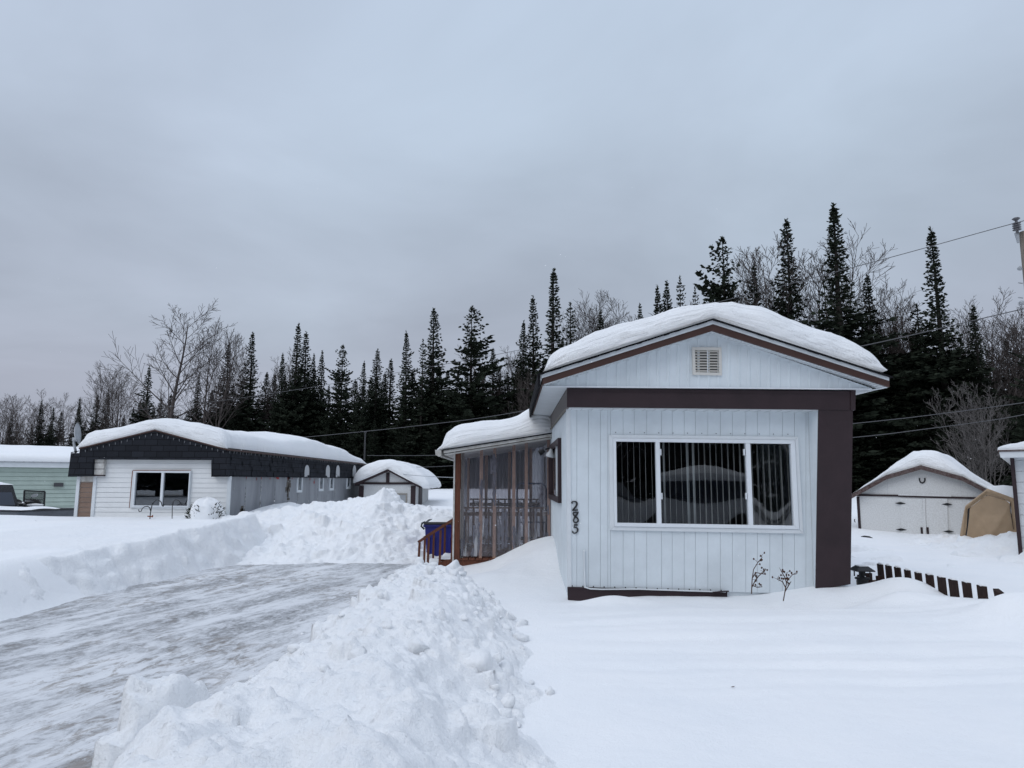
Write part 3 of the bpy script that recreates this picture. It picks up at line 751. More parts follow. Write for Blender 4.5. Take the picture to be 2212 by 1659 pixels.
s = MB(); a = U(1326, 951, YW+.12); b = U(1712, 955, YW+.12); s.box(a.x, b.x, YW+.11, YW+.17, a.z-.01, a.z+.05); obj('blind_rail', s, M['vinyl'], window)
# ---- dark room behind the glass
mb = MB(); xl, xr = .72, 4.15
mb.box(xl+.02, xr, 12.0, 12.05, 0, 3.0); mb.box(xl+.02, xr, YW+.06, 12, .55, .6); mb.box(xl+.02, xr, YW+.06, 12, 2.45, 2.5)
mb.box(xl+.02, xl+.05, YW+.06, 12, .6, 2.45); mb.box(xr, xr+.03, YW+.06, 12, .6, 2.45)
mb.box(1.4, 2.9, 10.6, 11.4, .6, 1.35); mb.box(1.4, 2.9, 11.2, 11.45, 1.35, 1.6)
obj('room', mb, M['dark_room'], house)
# ---- side walls
mb = MB(); XL = U(1226, 1000, YW).x; y = YW
z0, z1 = -.15, 2.5; y += .03
while y < YEND:
    st = .13; mb.hexa([(XL,y+.02,z0),(XL,y+.065,z0),(XL+.03,y+.085,z0),(XL+.03,y,z0)], [(XL,y+.02,z1),(XL,y+.065,z1),(XL+.03,y+.085,z1),(XL+.03,y,z1)]); y += st
mb.box(XL+.022, XL+.05, YW+.03, YEND, z0, z1)
obj('side_wall', mb, M['white_siding'], house)
mb = MB(); mb.box(4.14, 4.18, YW+.05, YEND, -.2, 2.6); mb.box(XL, 4.18, YEND, YEND+.05, -.2, 2.6); obj('rear_wall', mb, M['white_siding'], house)
# corner strip
mb = MB(); p = U(1226, 1000, YW); mb.box(p.x-.012, p.x+.04, YW-.012, YW+.05, U(1226,1269,YW).z, U(1226,880,YW).z); obj('corner_trim', mb, M['white_trim'], house)
# ---- side window with brown frame
a = UX(1190.3, 970, XL); b = UX(1212.8, 970, XL); y0, y1 = b.y, a.y
zt = UX(1212.6, 946, XL).z; zb = UX(1212.6, 1086.5, XL).z
mb = MB(); xo = XL-.03
def sidebox(mb, y0, y1, z0, z1, x0, x1): mb.box(x0, x1, y0, y1, z0, z1)
t_ = .075
for (ya, yb, za, zc) in ((y0, y1, zt-t_, zt), (y0, y1, zb, zb+t_), (y0, y0+t_, zb+t_, zt-t_), (y1-t_, y1, zb+t_, zt-t_)): sidebox(mb, ya, yb, za, zc, xo-.02, XL+.02)
sw = obj('window', mb, M['brown'], house); sw['label'] = 'narrow brown-framed side window'
mb = MB(); sidebox(mb, y0+t_, y1-t_, zb+t_, zt-t_, XL-.004, XL-.001); obj('pane', mb, M['glass'], sw)
mb = MB(); sidebox(mb, y0+.95, y0+1.0, zb+t_, zt-t_, XL-.02, XL-.006); obj('window_frame', mb, M['vinyl'], sw)
mb = MB(); sidebox(mb, y0+t_+.01, y1-t_-.01, zb+t_+.01, zt-t_-.01, XL+.0005, XL+.001); obj('dark_interior_sheet', mb, M['dark_room'], sw)  # dark sheet stands in for the room interior behind the pane
# ---- brown band: front box, soffit and side return
TLb, TRb, BRb, BLb = U(1225,838,YB), U(1847.5,845,YB), U(1843.5,885.5,YB), U(1225,879.5,YB)
mb = MB(); mb.prism([TLb, TRb, BRb, BLb], (0,.025,0)); 
mb.prism([U(1225,846,YB-.004), U(1847,852,YB-.004), U(1847,852.8,YB-.004), U(1225,846.8,YB-.004)], (0,.004,0))
obj('front_band', mb, M['brown'], house)
mb = MB(); mb.prism([TLb+Vector((.004,.025,0)), BLb+Vector((.004,.025,0)), BLb+Vector((.004,YEND-YB,0)), TLb+Vector((.004,YEND-YB,0))], (.03,0,0)); obj('side_band', mb, mat('taupe_side_band', (.12,.105,.10), .6, .3, .1, 3), house)
mb = MB(); x = BLb.x
pl = [BLb+Vector((.03,.025,-.012)), BRb+Vector((-.01,.025,-.012)), BRb+Vector((-.01,YW-YB,-.004)), BLb+Vector((.03,YW-YB,-.004))]
mb.prism(pl, (0,0,.012))
obj('band_soffit', mb, M['white_trim'], house)
mb = MB()
for k in range(26):                                   # vent slits under the band
    x0 = lerp(BLb.x+.06, BRb.x-.1, k/26.); z = lerp(BLb.z, BRb.z, k/26.)
    mb.box(x0, x0+.006, YB+.03, YW-.02, z-.016, z-.0125)
obj('soffit_groove', mb, M['white_groove'], house)
# corrugated lip where the side band meets the ribbed wall
mb = MB(); yy = YW+.03
while yy < 14:
    mb.tube([(XL-.022, yy, BLb.z+.0), (XL-.022, yy+.05, BLb.z+.0)], [.016, .010], 6); yy += .055
obj('band_lip', mb, M['grey_wood'], house)
# ---- brown fin on the right, its front leaning back to the wall at the foot
YF2 = 8.90
fTL, fTR, fBR, fBL = U(1768.5,885,YB+.012), U(1842.5,885.6,YB+.012), U(1837.5,1262,YF2), U(1762.5,1275,YF2)
mb = MB(); th = Vector((0,.022,0)); mb.hexa([fTL, fTR, fBR, fBL], [fTL+th, fTR+th, fBR+th, fBL+th])
fin = obj('corner_fin', mb, M['brown'], house)
mb = MB(); i = .004
bk = [Vector((fTL.x, YW+.02, fTL.z)), Vector((fTR.x-.03, YW+.02, fTR.z)), Vector((fBR.x-.03, YW+.02, fBR.z)), Vector((fBL.x, YW+.02, fBL.z))]
bk[0] = U(1746,884.5,YW+.0); bk[3] = U(1757.5,1275,YW+.0)
mb.hexa([fTL+th+Vector((i,0,0)), fTR+th+Vector((-.02,0,0)), fBR+th+Vector((-.02,0,0)), fBL+th+Vector((i,0,0))], bk)
obj('fin_return', mb, M['white_siding'], fin)
mb = MB(); mb.tube([U(1746.3,886,YW-.004), U(1757.5,1262,YW-.004)], .006, 5); obj('corner_crack', mb, M['white_groove'], fin)
# end block of the band
mb = MB(); mb.prism([U(1838,838.5,YB-.012), U(1848.5,839,YB-.012), U(1848,886,YB-.012), U(1838,886,YB-.012)], (0,.3,0)); obj('band_end', mb, M['brown'], house)
# ---- gable wall with battens
YG = YB - .03
L0, AP, R0 = (1180,831.7), (1528.5,722.5), (1883,839.5)
def gab(x): return L0[1] + (x-L0[0])*(AP[1]-L0[1])/(AP[0]-L0[0]) if x < AP[0] else AP[1] + (x-AP[0])*(R0[1]-AP[1])/(R0[0]-AP[0])
gbot = lambda x: 834.0 + (x-1178)*5.6/706.
mb = MB()
pts = Q([L0, (AP[0],AP[1]-6), (R0[0],R0[1]-1), (1883,839.7), (1180,834.2)], YG); mb.prism(pts, (0,.03,0))
x = 1182.
while x < 1880:
    if gbot(x)-gab(x) > 2.5:
        p = Q([(x-1.9, gab(x)+2.5), (x+1.9, gab(x)+2.5), (x+1.9, gbot(x)), (x-1.9, gbot(x))], YG-.010)
        mb.hexa(p, [v+Vector(((.012 if k in (0,3) else -.012)*-1, .012, 0)) for k, v in enumerate(p)])
    x += 21.8
gable = obj('gable_wall', mb, M['white_siding'], house)
mb = MB(); mb.prism(Q([(1176,833.0),(1884,839.0),(1884,841.5),(1176,836.0)], YG-.03), (0,.05,0)); obj('gable_trim', mb, M['vinyl'], gable)
# louvred vent
mb = MB(); vo = [(1495.3,749.8),(1558.6,750.5),(1559.8,810.8),(1497,809.4)]
vi = [(1501.5,756),(1552.6,756.7),(1553.6,804.8),(1502.8,803.6)]
mb.ring(Q(vo, YG-.03), Q(vi, YG-.03), (0,.03,0))
vent = obj('gable_vent', mb, mat('cream_metal', (.60,.58,.54), .5, .4), gable)
mb = MB(); lv = MB()
for k in range(8):
    y_ = 757.5 + k*5.95; p = Q([(1502.3, y_), (1553.2, y_+.3), (1553.4, y_+4.0), (1502.5, y_+3.7)], YG-.026)
    lv.hexa([p[0]+Vector((0,.012,0)), p[1]+Vector((0,.012,0)), p[2]+Vector((0,-.008,0)), p[3]+Vector((0,-.008,0))], [v+Vector((0,.016,.004)) for v in p])
obj('vent_louvre', lv, mat('cream_metal_slat', (.56,.54,.50), .5, .4), vent)
mb.prism(Q(vi, YG-.004), (0,.003,0)); mb_v = obj('vent_backing', mb, M['black'], vent)
lv = MB(); lv.prism(Q([(1527.3,757),(1528.6,757),(1529.2,804),(1527.9,804)], YG-.034), (0,.005,0)); obj('vent_mullion', lv, M['vinyl'], vent)
# ---- roof: shingle deck, rake boards, soffits
def chev(l, a, r_, th, Y, dy):
    """bent rake strip: three top points and a thickness each (in picture units)"""
    mb = MB(); 
    for p, q in ((l, a), (a, r_)):
        mb.prism(Q([p[:2], q[:2], (q[0]+q[3] if len(q) > 3 else q[0], q[1]+q[2]), (p[0]+(p[3] if len(p) > 3 else 0), p[1]+p[2])], Y), (0, dy, 0))
    return mb
deck = chev((1164,806.5,3.2), (1541,687.5,3.2), (1929,813.0,3.0), 0, YR-.03, YEND+.5-YR)
roof = obj('roof', deck, M['shingle_edge'], house)
mb = MB()                                            # ragged shingle tabs at the rake
for k in range(64):
    t = k/64; a, b = ((1166,806.3), (1541,687.6)) if t < .5 else ((1541,687.6), (1927,812.6)); tt = (t % .5)*2
    x0, y0_ = a[0]+(b[0]-a[0])*tt, a[1]+(b[1]-a[1])*tt; x1, y1_ = a[0]+(b[0]-a[0])*(tt+.029), a[1]+(b[1]-a[1])*(tt+.029)
    h_ = rr.uniform(1.2, 2.8)
    mb.prism(Q([(x0,y0_+1.5),(x1,y1_+1.5),(x1,y1_+1.5+h_),(x0,y0_+1.5+h_)], YR-.034-rr.uniform(0,.012)), (0,.02,0))
obj('shingle_tabs', mb, M['shingle_edge'], roof)
obj('rake_trim', chev((1170,807.8,9.2), (1541,690.2,9.4), (1920.8,815.2,7), 0, YR, .04), M['white_trim'], roof)
obj('rake_board', chev((1172,815.5,14.4,.8), (1541,699.0,15.2,-1.5), (1921.5,821.4,14.8), 0, YR+.015, .04), M['brown_fascia'], roof)
mb = MB()
for p, q in (((1176,829.6), (1539,712.5)), ((1539,712.5), (1919,835.5))):
    A, B = U(*p, YR+.05), U(*q, YR+.05); C, D = A+Vector((0, YG-YR, 0)), B+Vector((0, YG-YR, 0))
    mb.prism([A, B, D, C], (0,0,.02))
    n = 46
    for k in range(n):
        t0 = (k+.35)/n; P0 = A.lerp(B, t0); mb.box(P0.x-.004, P0.x+.004, P0.y+.01, P0.y+YG-YR, P0.z-.010, P0.z+.004)
obj('rake_soffit', mb, M['white_trim'], roof)
# left eave: white soffit, fascia, gutter
fz0 = U(1172.5,829.5,YR+.02).z; fx = U(1172.5,829.5,YR+.02).x
mb = MB(); sx0 = fx+.01; sx1 = U(1225,838,YB).x+.002; sz = U(1225,838,YB).z
yb = YB-.03
mb.prism([(sx0, yb, fz0+.012), (sx1, yb, sz+.004), (sx1, YEND, sz+.004), (sx0, YEND, fz0+.012)], (0,0,.012))
for k in range(240):
    yy = yb+.04+k*.065; mb.prism([(sx0, yy, fz0+.009), (sx1, yy, sz+.001), (sx1, yy+.010, sz+.001), (sx0, yy+.010, fz0+.009)], (0,0,.004))
obj('left_soffit', mb, M['white_trim'], roof)
ft = U(1170,807.5,YR).z
mb = MB(); mb.box(fx-.012, fx+.008, YR+.05, YEND, fz0, ft-.07); obj('left_fascia', mb, M['brown_fascia'], roof)
mb = MB(); mb.box(fx-.03, fx-.013, YR+.02, YEND, ft-.075, ft-.005); obj('left_fascia_cap', mb, M['white_trim'], roof)
mb = MB(); mb.box(fx-.06, fx-.032, YR, YEND, ft-.16, ft+.01); obj('drip_edge', mb, M['shingle_edge'], roof)
A = U(1920,836,YR+.05); mb = MB(); mb.prism([(A.x, YB, A.z), (4.25, YB, U(1848,851,YB).z), (4.25, YEND, U(1848,851,YB).z), (A.x, YEND, A.z)], (0,0,.015)); 
mb.prism(Q([(1848,841.5),(1886,840.5),(1920,835.5),(1916,838),(1848,851.5)], YB+.005), (0,.02,0)); obj('right_soffit', mb, M['white_trim'], roof)
# ---- roof snow
def resample(pts, n):
    pts = [Vector((a, b, 0)) for a, b in pts]; L_ = [0]
    for a, b in zip(pts, pts[1:]): L_.append(L_[-1]+(b-a).length)
    out = []
    for k in range(n):
        t = L_[-1]*k/(n-1); i = 0
        while i < len(L_)-2 and L_[i+1] < t: i += 1
        u = (t-L_[i])/max(L_[i+1]-L_[i], 1e-9); p = pts[i].lerp(pts[i+1], u); out.append((p.x, p.y))
    return out
def roof_snow(name, base, top, Yf, Yb, parent, n=70, curve=.30, lift=None, seed=1, rows=46, lean=0.0, mm=None, back=.5, edge=False):
    b = Q(resample(base, n), Yf); t = Q(resample(top, n), Yf+curve)
    B = np.array([tuple(v) for v in b]); T = np.array([tuple(v) for v in t])
    if edge:
        T0 = np.array([tuple(v) for v in Q(resample(top, n), Yf)]); wgt = sstep(.0, .35, np.linspace(0, 1, n))
        T[:, 0] = T0[:, 0]*(1-wgt) + T[:, 0]*wgt
    ks = [(-.03, .0), (0, .02), (.02, .02), (.10, -.01), (.12, .012), (.22, .0), (.24, .022), (.34, .02), (.36, .045), (.48, .05), (.50, .07), (.62, .09), (.74, .14), (.85, .19), (.93, .25), (.98, .31), (1.0, .42)]
    P = []
    Bn = B.copy(); 
    for k, dy in ks:
        row = B + (T-B)*k; row[:, 1] = Yf + dy*curve/.42 + (0 if lean == 0 else 0); P.append(row)
    ys = list(Yf + curve + .15 + (Yb-back-Yf-curve-.15)*(np.linspace(0, 1, rows)**1.25))
    for y_ in ys:
        row = T.copy(); row[:, 1] = y_
        if lift is not None: row[:, 2] += lift(row[:, 0], row[:, 1], np.linspace(0, 1, n))
        P.append(row)
    last = P[-1].copy()
    for k, dy in ((.9, .2), (.6, .38), (0, .45)):
        row = B + (last-B)*k; row[:, 1] = Yb-back+dy*back/.45; P.append(row)
    P = np.array(P)
    s = np.linspace(0, 1, n)[None, :]
    fade = np.minimum(1, np.minimum(s*12, (1-s)*12))
    nz = fbm(P[:, :, 0]*1.1+seed*7, P[:, :, 1]*.9, 3, seed)*.035 + fbm(P[:, :, 0]*4+seed, P[:, :, 2]*4+P[:, :, 1], 3, seed+5)*.012
    rowk = np.concatenate([np.clip(np.array([k for k, _ in ks])*2, 0, 1), np.ones(len(ys)), [.8, .4, 0]])[:, None]
    P[:, :, 2] += nz*fade*rowk
    P[:, :, 1] += fbm(P[:, :, 0]*2.2+seed, P[:, :, 2]*9, 3, seed+9)*.018*rowk
    mb = MB(); mb.grid(P); o = obj(name, mb, M['snow_layered'], parent, True, fix=False)
    vv = np.concatenate([np.cumsum([0]+[abs(ks[i+1][0]-ks[i][0])*.35+abs(ks[i+1][1]-ks[i][1])*.4 for i in range(len(ks)-1)]), np.zeros(len(ys)+3)])
    for q in range(len(ks), len(vv)): vv[q] = vv[q-1] + .22
    uu = np.concatenate([[0], np.cumsum(np.hypot(np.diff(T[:, 0]), np.diff(T[:, 2])))])
    uvl = o.data.uv_layers.new(name='layer'); vi = np.empty(len(o.data.loops), np.int32); o.data.loops.foreach_get('vertex_index', vi)
    uvl.data.foreach_set('uv', np.stack([uu[vi % n], vv[vi // n]], -1).astype(np.float32).ravel())
    return o
top285 = [(1174.4,804.8),(1178,793),(1181.5,784),(1185,774),(1189.6,767.7),(1204.8,755.5),(1239.4,739.3),(1280,721.4),(1341,704.4),(1401.8,687.5),(1462.8,669.2),(1500,661),(1540,657),(1576.5,657.1),(1583,660),(1642,672.4),(1685.9,687.7),(1742.8,707.4),(1786.5,720.6),(1830,742.4),(1869.7,764.3),(1887,786),(1893,795),(1900,803.9)]
base285 = [(1172,805.0),(1541,687.2),(1903,805.0)]
roof_snow('roof_snow', base285, top285, YR+.01, YEND+.5, roof, 90, .42, seed=3)
# ---- house numbers 2 8 5 : strokes of varying width
def stroke(mb, pts, Y, th=.012):
    """pts: (dx, dy, half width)"""
    P = []
    n = len(pts)
    for k in range(n):
        x, y, w_ = pts[k]; w_ *= .98; a = pts[max(0, k-1)]; b = pts[min(n-1, k+1)]
        tx, ty = b[0]-a[0], b[1]-a[1]; l = math.hypot(tx, ty) or 1
        P.append(((x - ty/l*w_, y + tx/l*w_), (x + ty/l*w_, y - tx/l*w_)))
    for (a, b), (c, d) in zip(P, P[1:]):
        mb.prism(Q([a, b, d, c], Y), (0, th, 0))
def smooth(pts, n=5):
    out = []
    for i in range(len(pts)-1):
        p0 = pts[max(0, i-1)]; p1 = pts[i]; p2 = pts[i+1]; p3 = pts[min(len(pts)-1, i+2)]
        for k in range(n):
            t = k/n
            out.append(tuple(.5*((2*p1[j]) + (-p0[j]+p2[j])*t + (2*p0[j]-5*p1[j]+4*p2[j]-p3[j])*t*t + (-p0[j]+3*p1[j]-3*p2[j]+p3[j])*t**3) for j in range(3)))
    out.append(pts[-1]); return out
nz = lambda x, y, w: ((2110+x*.10246)/1.736, (1860+y*.10246)/1.736, w*.10246/1.736)
YN = YW-.018
def numeral(strokes):
    mb = MB()
    for s_ in strokes: stroke(mb, s_, YN, .022)
    return obj('house_numeral', mb, M['num'], house)
two = smooth([nz(352,268,22),(nz(342,238,20)),nz(370,205,17),nz(430,200,17),nz(500,225,32),nz(525,290,34),nz(495,370,33),nz(430,450,33),nz(375,515,30)], 6)
numeral([two, [nz(345,522,22), nz(450,520,24), nz(545,512,26)], [nz(552,478,8), nz(540,540,10)], [nz(345,262,22), nz(368,266,22)]])
eight = smooth([nz(585,580,8),nz(545,640,30),nz(480,735,34),nz(420,830,26),nz(398,905,24),nz(430,960,24),nz(490,970,24),nz(560,930,28),nz(572,870,28),nz(530,800,28),nz(460,745,30),nz(400,690,26),nz(385,640,26),nz(420,600,22),nz(470,602,22),nz(510,605,20),nz(560,590,14)], 5)
numeral([eight])
five = smooth([nz(425,1152,14),nz(480,1150,20),nz(540,1190,30),nz(556,1250,30),nz(520,1325,26),nz(450,1362,18),nz(390,1350,18),nz(360,1310,22)], 6)
numeral([[nz(420,1062,26), nz(556,1058,26)], [nz(432,1040,14), nz(416,1175,15)], five, [nz(345,1305,24), nz(388,1305,24)]])
# ---- conduit, cable and screws
mb = MB(); mb.tube([U(1262,1192,YW-.02), U(1262.5,1230,YW-.02), U(1264,1269,YW-.02)], .010, 8); mb.blob(U(1262,1191,YW-.02), .014, .012, .02)
obj('conduit', mb, M['white_trim'], house)
mb = MB(); mb.tube([U(1262,1268,YW-.035), U(1275,1272,YW-.045), U(1300,1273,YW-.045), U(1380,1272.5,YW-.045), U(1480,1276,YW-.045), U(1568,1278.5,YW-.045)], .009, 6); obj('cable', mb, M['white_trim'], house)
mb = MB()
for x in range(1236, 1560, 23):
    p = U(x, bot_d(x)-2.5, YW-.003); mb.blob(p, .008, .006, .008, 6, 4)
for x in range(1330, 1725, 31):
    p = U(x, 934+(x-1330)*.011, YW-.003); mb.blob(p, .006, .005, .006, 6, 4)
obj('screw', mb, M['black'], house)['kind'] = 'stuff'
# stump of broken skirting
mb = MB(); mb.beam(U(1540,1279,YW-.06), U(1574,1277,YW-.06), .03, .012); obj('loose_skirting', mb, M['brown'], house)
# ---- floodlight on the side wall
fl = thing('floodlight', 'twin-bulb outdoor floodlight on the white side wall beside the porch', 'floodlight', (XL-.1, 12.2, 2.2))
fy = 11.9
def FU(x, y): return U(x, y, fy)
mb = MB(); mb.lathe((XL-.02, fy+.1, FU(1190,969).z), [(.05,-.02),(.05,.02)], 12, 'x'); mb.tube([(XL-.03, fy+.1, FU(1190,969).z), FU(1185,968.5), FU(1178,971)], .012, 6); mb.tube([(XL-.03, fy+.05, FU(1190,969).z), FU(1189,971)], .014, 6)
obj('bracket', mb, M['black'], fl)
mb = MB(); a, b = FU(1176,973), FU(1164.5,979.5); mb.tube([a, a.lerp(b,.4), b], [.03,.045,.05], 10); obj('lamp_holder', mb, M['black'], fl)
mb = MB(); a, b = FU(1191,969.5), FU(1187.5,988); mb.tube([a, a.lerp(b,.35), a.lerp(b,.65), a.lerp(b,.9), b], [.025,.04,.072,.075,.045], 12)
gb = mat('bulb_glass', (.55,.57,.58), .08, .8); obj('bulb', mb, gb, fl, True)

# ================================================================== porch
YP = 12.8; YPB = 15.6
porch = thing('enclosed_porch', 'red-brown wooden porch closed in with frosted clear corrugated plastic', 'porch', (-.2, YP, 0))
PX0 = U(984,1100,YP).x; PX1 = XL
zdk = U(1050,1203,YP).z
mb = MB(); mb.box(PX0+.0, PX1, YP-.02, YP+.03, zdk-.38, zdk-.06)
obj('deck_rim', mb, M['redwood'], porch)
mb = MB(); n = 14
for k in range(n):
    x = PX0 + (PX1-PX0)*k/n; mb.box(x+.006, x+(PX1-PX0)/n-.006, YP-.045, YPB, zdk-.055, zdk-.02)
obj('deck_board', mb, M['redwood'], porch)
ztop = lambda x: lerp(U(984,975,YP).z, U(1190,940,YP).z, (x-PX0)/(PX1-PX0))
mb = MB(); a, b = U(984.2,976,YP-.05), U(994.8,1206,YP-.05); mb.box(a.x, a.x+.095, YP-.05, YP+.045, zdk-.02, ztop(PX0)+.02); obj('corner_post', mb, M['redwood'], porch, bevel=.004)
mb = MB(); mb.box(a.x-.032, a.x-.004, YP-.06, YP+.05, zdk-.12, ztop(PX0)+.0); obj('side_trim', mb, M['old_white'], porch)
dz = lambda zx: 944.7+zx*.2083
studs = [(258,30,'grey_wood'),(452,30,'lumber'),(592,30,'lumber'),(793,28,'lumber'),(922,32,'lumber'),(1157,34,'lumber')]
for zx, wz, mm in studs:
    x = U(dz(zx), 1080, YP).x; w_ = .055
    s = MB(); s.box(x-w_/2, x+w_/2, YP+.012, YP+.055, zdk-.02, ztop(x)-.01); obj('stud', s, M[mm], porch)
mb = MB(); mb.beam((PX0+.09, YP+.03, ztop(PX0+.09)-.01), (PX1-.02, YP+.03, ztop(PX1)-.01), .045, .05); obj('top_plate', mb, M['lumber'], porch)
# corrugated sheets: front, far side and left return
def corrugated(name, A, B, zlo, zhi, m, normal, pitch=.072, amp=.006):
    A = np.array(A); B = np.array(B); Ln = np.linalg.norm(B-A); n = int(Ln/pitch*8)
    t = np.linspace(0, 1, n); off = amp*np.sin(t*Ln/pitch*2*math.pi)
    P = np.zeros((2, n, 3))
    for r_, zf in ((0, zlo), (1, zhi)):
        P[r_, :, 0] = A[0]+(B[0]-A[0])*t + normal[0]*off; P[r_, :, 1] = A[1]+(B[1]-A[1])*t + normal[1]*off
        P[r_, :, 2] = [zf(x) for x in P[r_, :, 0]]
    mb = MB(); mb.grid(P); return obj(name, mb, m, porch, True)
corrugated('plastic_sheet', (PX0+.10, YP-.004), (PX1-.005, YP-.004), lambda x: zdk+.01, lambda x: ztop(x)-.01, M['plastic'], (0,1))
corrugated('rear_plastic_sheet', (PX0+.05, YPB), (PX1, YPB), lambda x: zdk, lambda x: ztop(x)-.02, M['plastic_back'], (0,1))
corrugated('side_plastic_sheet', (PX0+.03, YP+.9), (PX0+.03, YPB), lambda x: zdk, lambda x: ztop(PX0)-.02, M['plastic_back'], (1,0))
for x in (PX0+.05, -.55, -.05, .42):
    s = MB(); s.box(x-.03, x+.03, YPB-.06, YPB-.015, zdk, ztop(x)-.03); obj('rear_stud', s, M['lumber'], porch)
# guard rail behind the plastic
def rail(y, zr, x0, x1, m='rail_wood'):
    s = MB(); s.box(x0, x1, y, y+.09, zr-.03, zr); s.box(x0, x1, y+.025, y+.065, zr-.16, zr-.09); s.box(x0, x1, y+.025, y+.065, zdk+.08, zdk+.15); r_ = obj('guard_rail', s, M[m], porch)
    k = x0+.06; 
    while k < x1:
        b = MB(); b.box(k, k+.035, y+.0, y+.024, zdk+.0, zr-.03); obj('baluster', b, M[m], porch); k += .135
    s = MB(); rs = random.Random(3); k = x0+.04
    while k < x1-.1:
        w_ = rs.uniform(.12, .35); s.blob((k+w_/2, y+.05, zr-.085), w_/2, .03, .028, 8, 5, .1, rs); k += w_+rs.uniform(.03,.3)
    obj('rail_snow', s, M['snow'], r_, True)
zr = U(1050,1095,YP+.25).z
rail(YP+.22, zr, PX0+.1, PX1-.04); rail(YPB-.25, zdk+.95, PX0+.1, PX1-.04)
# drifts of frost and snow frozen inside the sheet
mb = MB(); rs = random.Random(8)
for zx, y0_, y1_, w_ in ((590,285,420,9),(592,345,560,17),(588,560,740,15),(590,740,800,10),(455,560,700,11),(455,640,860,8),(565,345,470,12),(255,1180,1330,15),(370,1275,1330,14),(795,1040,1290,12),(680,860,1260,13),(715,880,1250,11),(640,980,1280,10),(850,900,1230,12),(890,850,1000,10),(1020,880,1240,9),(1080,600,820,12),(1110,640,820,10),(1060,700,780,8),(1150,830,900,10),(1108,1120,1210,10),(380,1030,1200,8),(430,1000,1300,8),(510,960,1150,14),(1145,1110,1190,9)):
    n = max(2, int((y1_-y0_)/26))
    for k in range(n):
        t = (k+.5)/n; p = U(dz(zx+rs.uniform(-4,4)), 921.7+lerp(y0_, y1_, t)*.2083, YP+.012)
        mb.blob(p, w_*.0026*rs.uniform(.5,1.2), .010, (y1_-y0_)/n*.0018*rs.uniform(.7,1.3), 7, 5, .25, rs)
obj('frost', mb, M['frost'], porch, True)['kind'] = 'stuff'
# door frame and white door glimpsed inside on the house wall
mb = MB(); mb.box(PX1-.05, PX1-.012, 13.6, 14.5, zdk, zdk+2.0); dr = obj('inner_door', mb, M['white_trim'], porch)
mb = MB(); mb.box(PX1-.056, PX1-.051, 13.8, 14.3, zdk+1.1, zdk+1.8); obj('door_window', mb, M['black'], dr)
# roof of the porch
pr0, pr1 = U(957,970.5,YP-.35), U(1192.8,934,YP-.35)
mb = MB(); mb.prism([pr0+Vector((0,0,-.0)), pr1, pr1+Vector((0,0,-.022)), pr0+Vector((0,0,-.022))], (0, YPB+.3-YP+.35, 0))
proof = obj('porch_roof', mb, M['shingle_edge'], porch)
mb = MB(); mb.prism(Q([(958,972.3),(1192.8,936.0),(1192.8,942.6),(958.6,979.2)], YP-.33), (0,.03,0)); obj('porch_fascia', mb, M['old_white'], proof)
mb = MB(); mb.prism([pr0+Vector((.02,.05,-.10)), pr1+Vector((0,.05,-.10)), pr1+Vector((0,YPB-YP+.6,-.10)), pr0+Vector((.02,YPB-YP+.6,-.10))], (0,0,.02)); obj('porch_soffit', mb, M['old_white'], proof)
mb = MB(); g0 = pr0+Vector((-.03,0,-.04)); mb.prism([g0+Vector((0,0,.02)), g0+Vector((-.11,0,.03)), g0+Vector((-.10,0,-.06)), g0+Vector((-.04,0,-.09)), g0+Vector((0,0,-.07))], (0, YPB-YP+.5, 0)); obj('gutter', mb, M['old_white'], proof)
topP = [(946,972.5),(950,968),(957,963.3),(959.8,952),(967,936.3),(984,922),(1012.5,913),(1058,906.4),(1103.6,904),(1123.5,896),(1140.6,886),(1152,880),(1165,880),(1180,884),(1192,890)]
baseP = [(946,974.0),(957,970.3),(1192,933.5)]
rs_ = roof_snow('porch_roof_snow', baseP, topP, YP-.34, YPB+.3, proof, 50, .5, seed=6, rows=18, lift=lambda x, y, s: .12*sstep(.5, .9, s)*sstep(12.8, 14.5, y))
# snow drifted off the porch up to the main eave
mb = MB(); ns = 22; P = np.zeros((16, ns, 3))
for i in range(16):
    for j in range(ns):
        u = j/(ns-1); v = i/15
        x = lerp(-.40, .64, u); y = 13.4+v*3.2
        z = lerp(U(1080,907,13.2).z, U(1165,850,13.4).z, u**1.6) - .55*(1-min(1, v*2.4))**2*(.4+.6*u) + .01*math.sin(9*u+5*v)
        P[i, j] = (x, y, z)
mb.grid(P); obj('drifted_snow', mb, M['snow'], proof, True, fix=False)
# ---- steps and their two hand rails
steps = thing('porch_steps', 'red-brown wooden steps with two sloping hand rails beside the porch', 'steps', (PX0-.35, YP+.5, 0))
for k in range(3):
    x1 = PX0-.01-k*.26; z = zdk-.02-(k+.35)*.10
    s = MB(); s.box(x1-.28, x1, YP+.06, YP+1.05, z-.035, z); o_ = obj('tread', s, M['redwood'], steps)
    s = MB(); P = np.zeros((9, 9, 3))
    for i in range(9):
        for j in range(9):
            u, v = j/8, i/8; e_ = min(1, 6*min(u, 1-u, v, 1-v)); P[i, j] = (x1-.28+.28*u, YP+.06+.99*v, z-.002+.035*e_**.5+.006*math.sin(7*u+9*v))
    s.v = []; s.f = []; s.grid(P); obj('tread_snow', s, M['snow'], o_, True)
for yy in (YP-.0, YP+1.02):
    s = MB(); s.prism([(PX0-.0,yy,zdk-.02),(PX0-.0,yy,zdk-.30),(PX0-.72,yy,zdk-.42),(PX0-.78,yy,zdk-.25)], (0,.04,0)); obj('stringer', s, M['redwood'], steps)
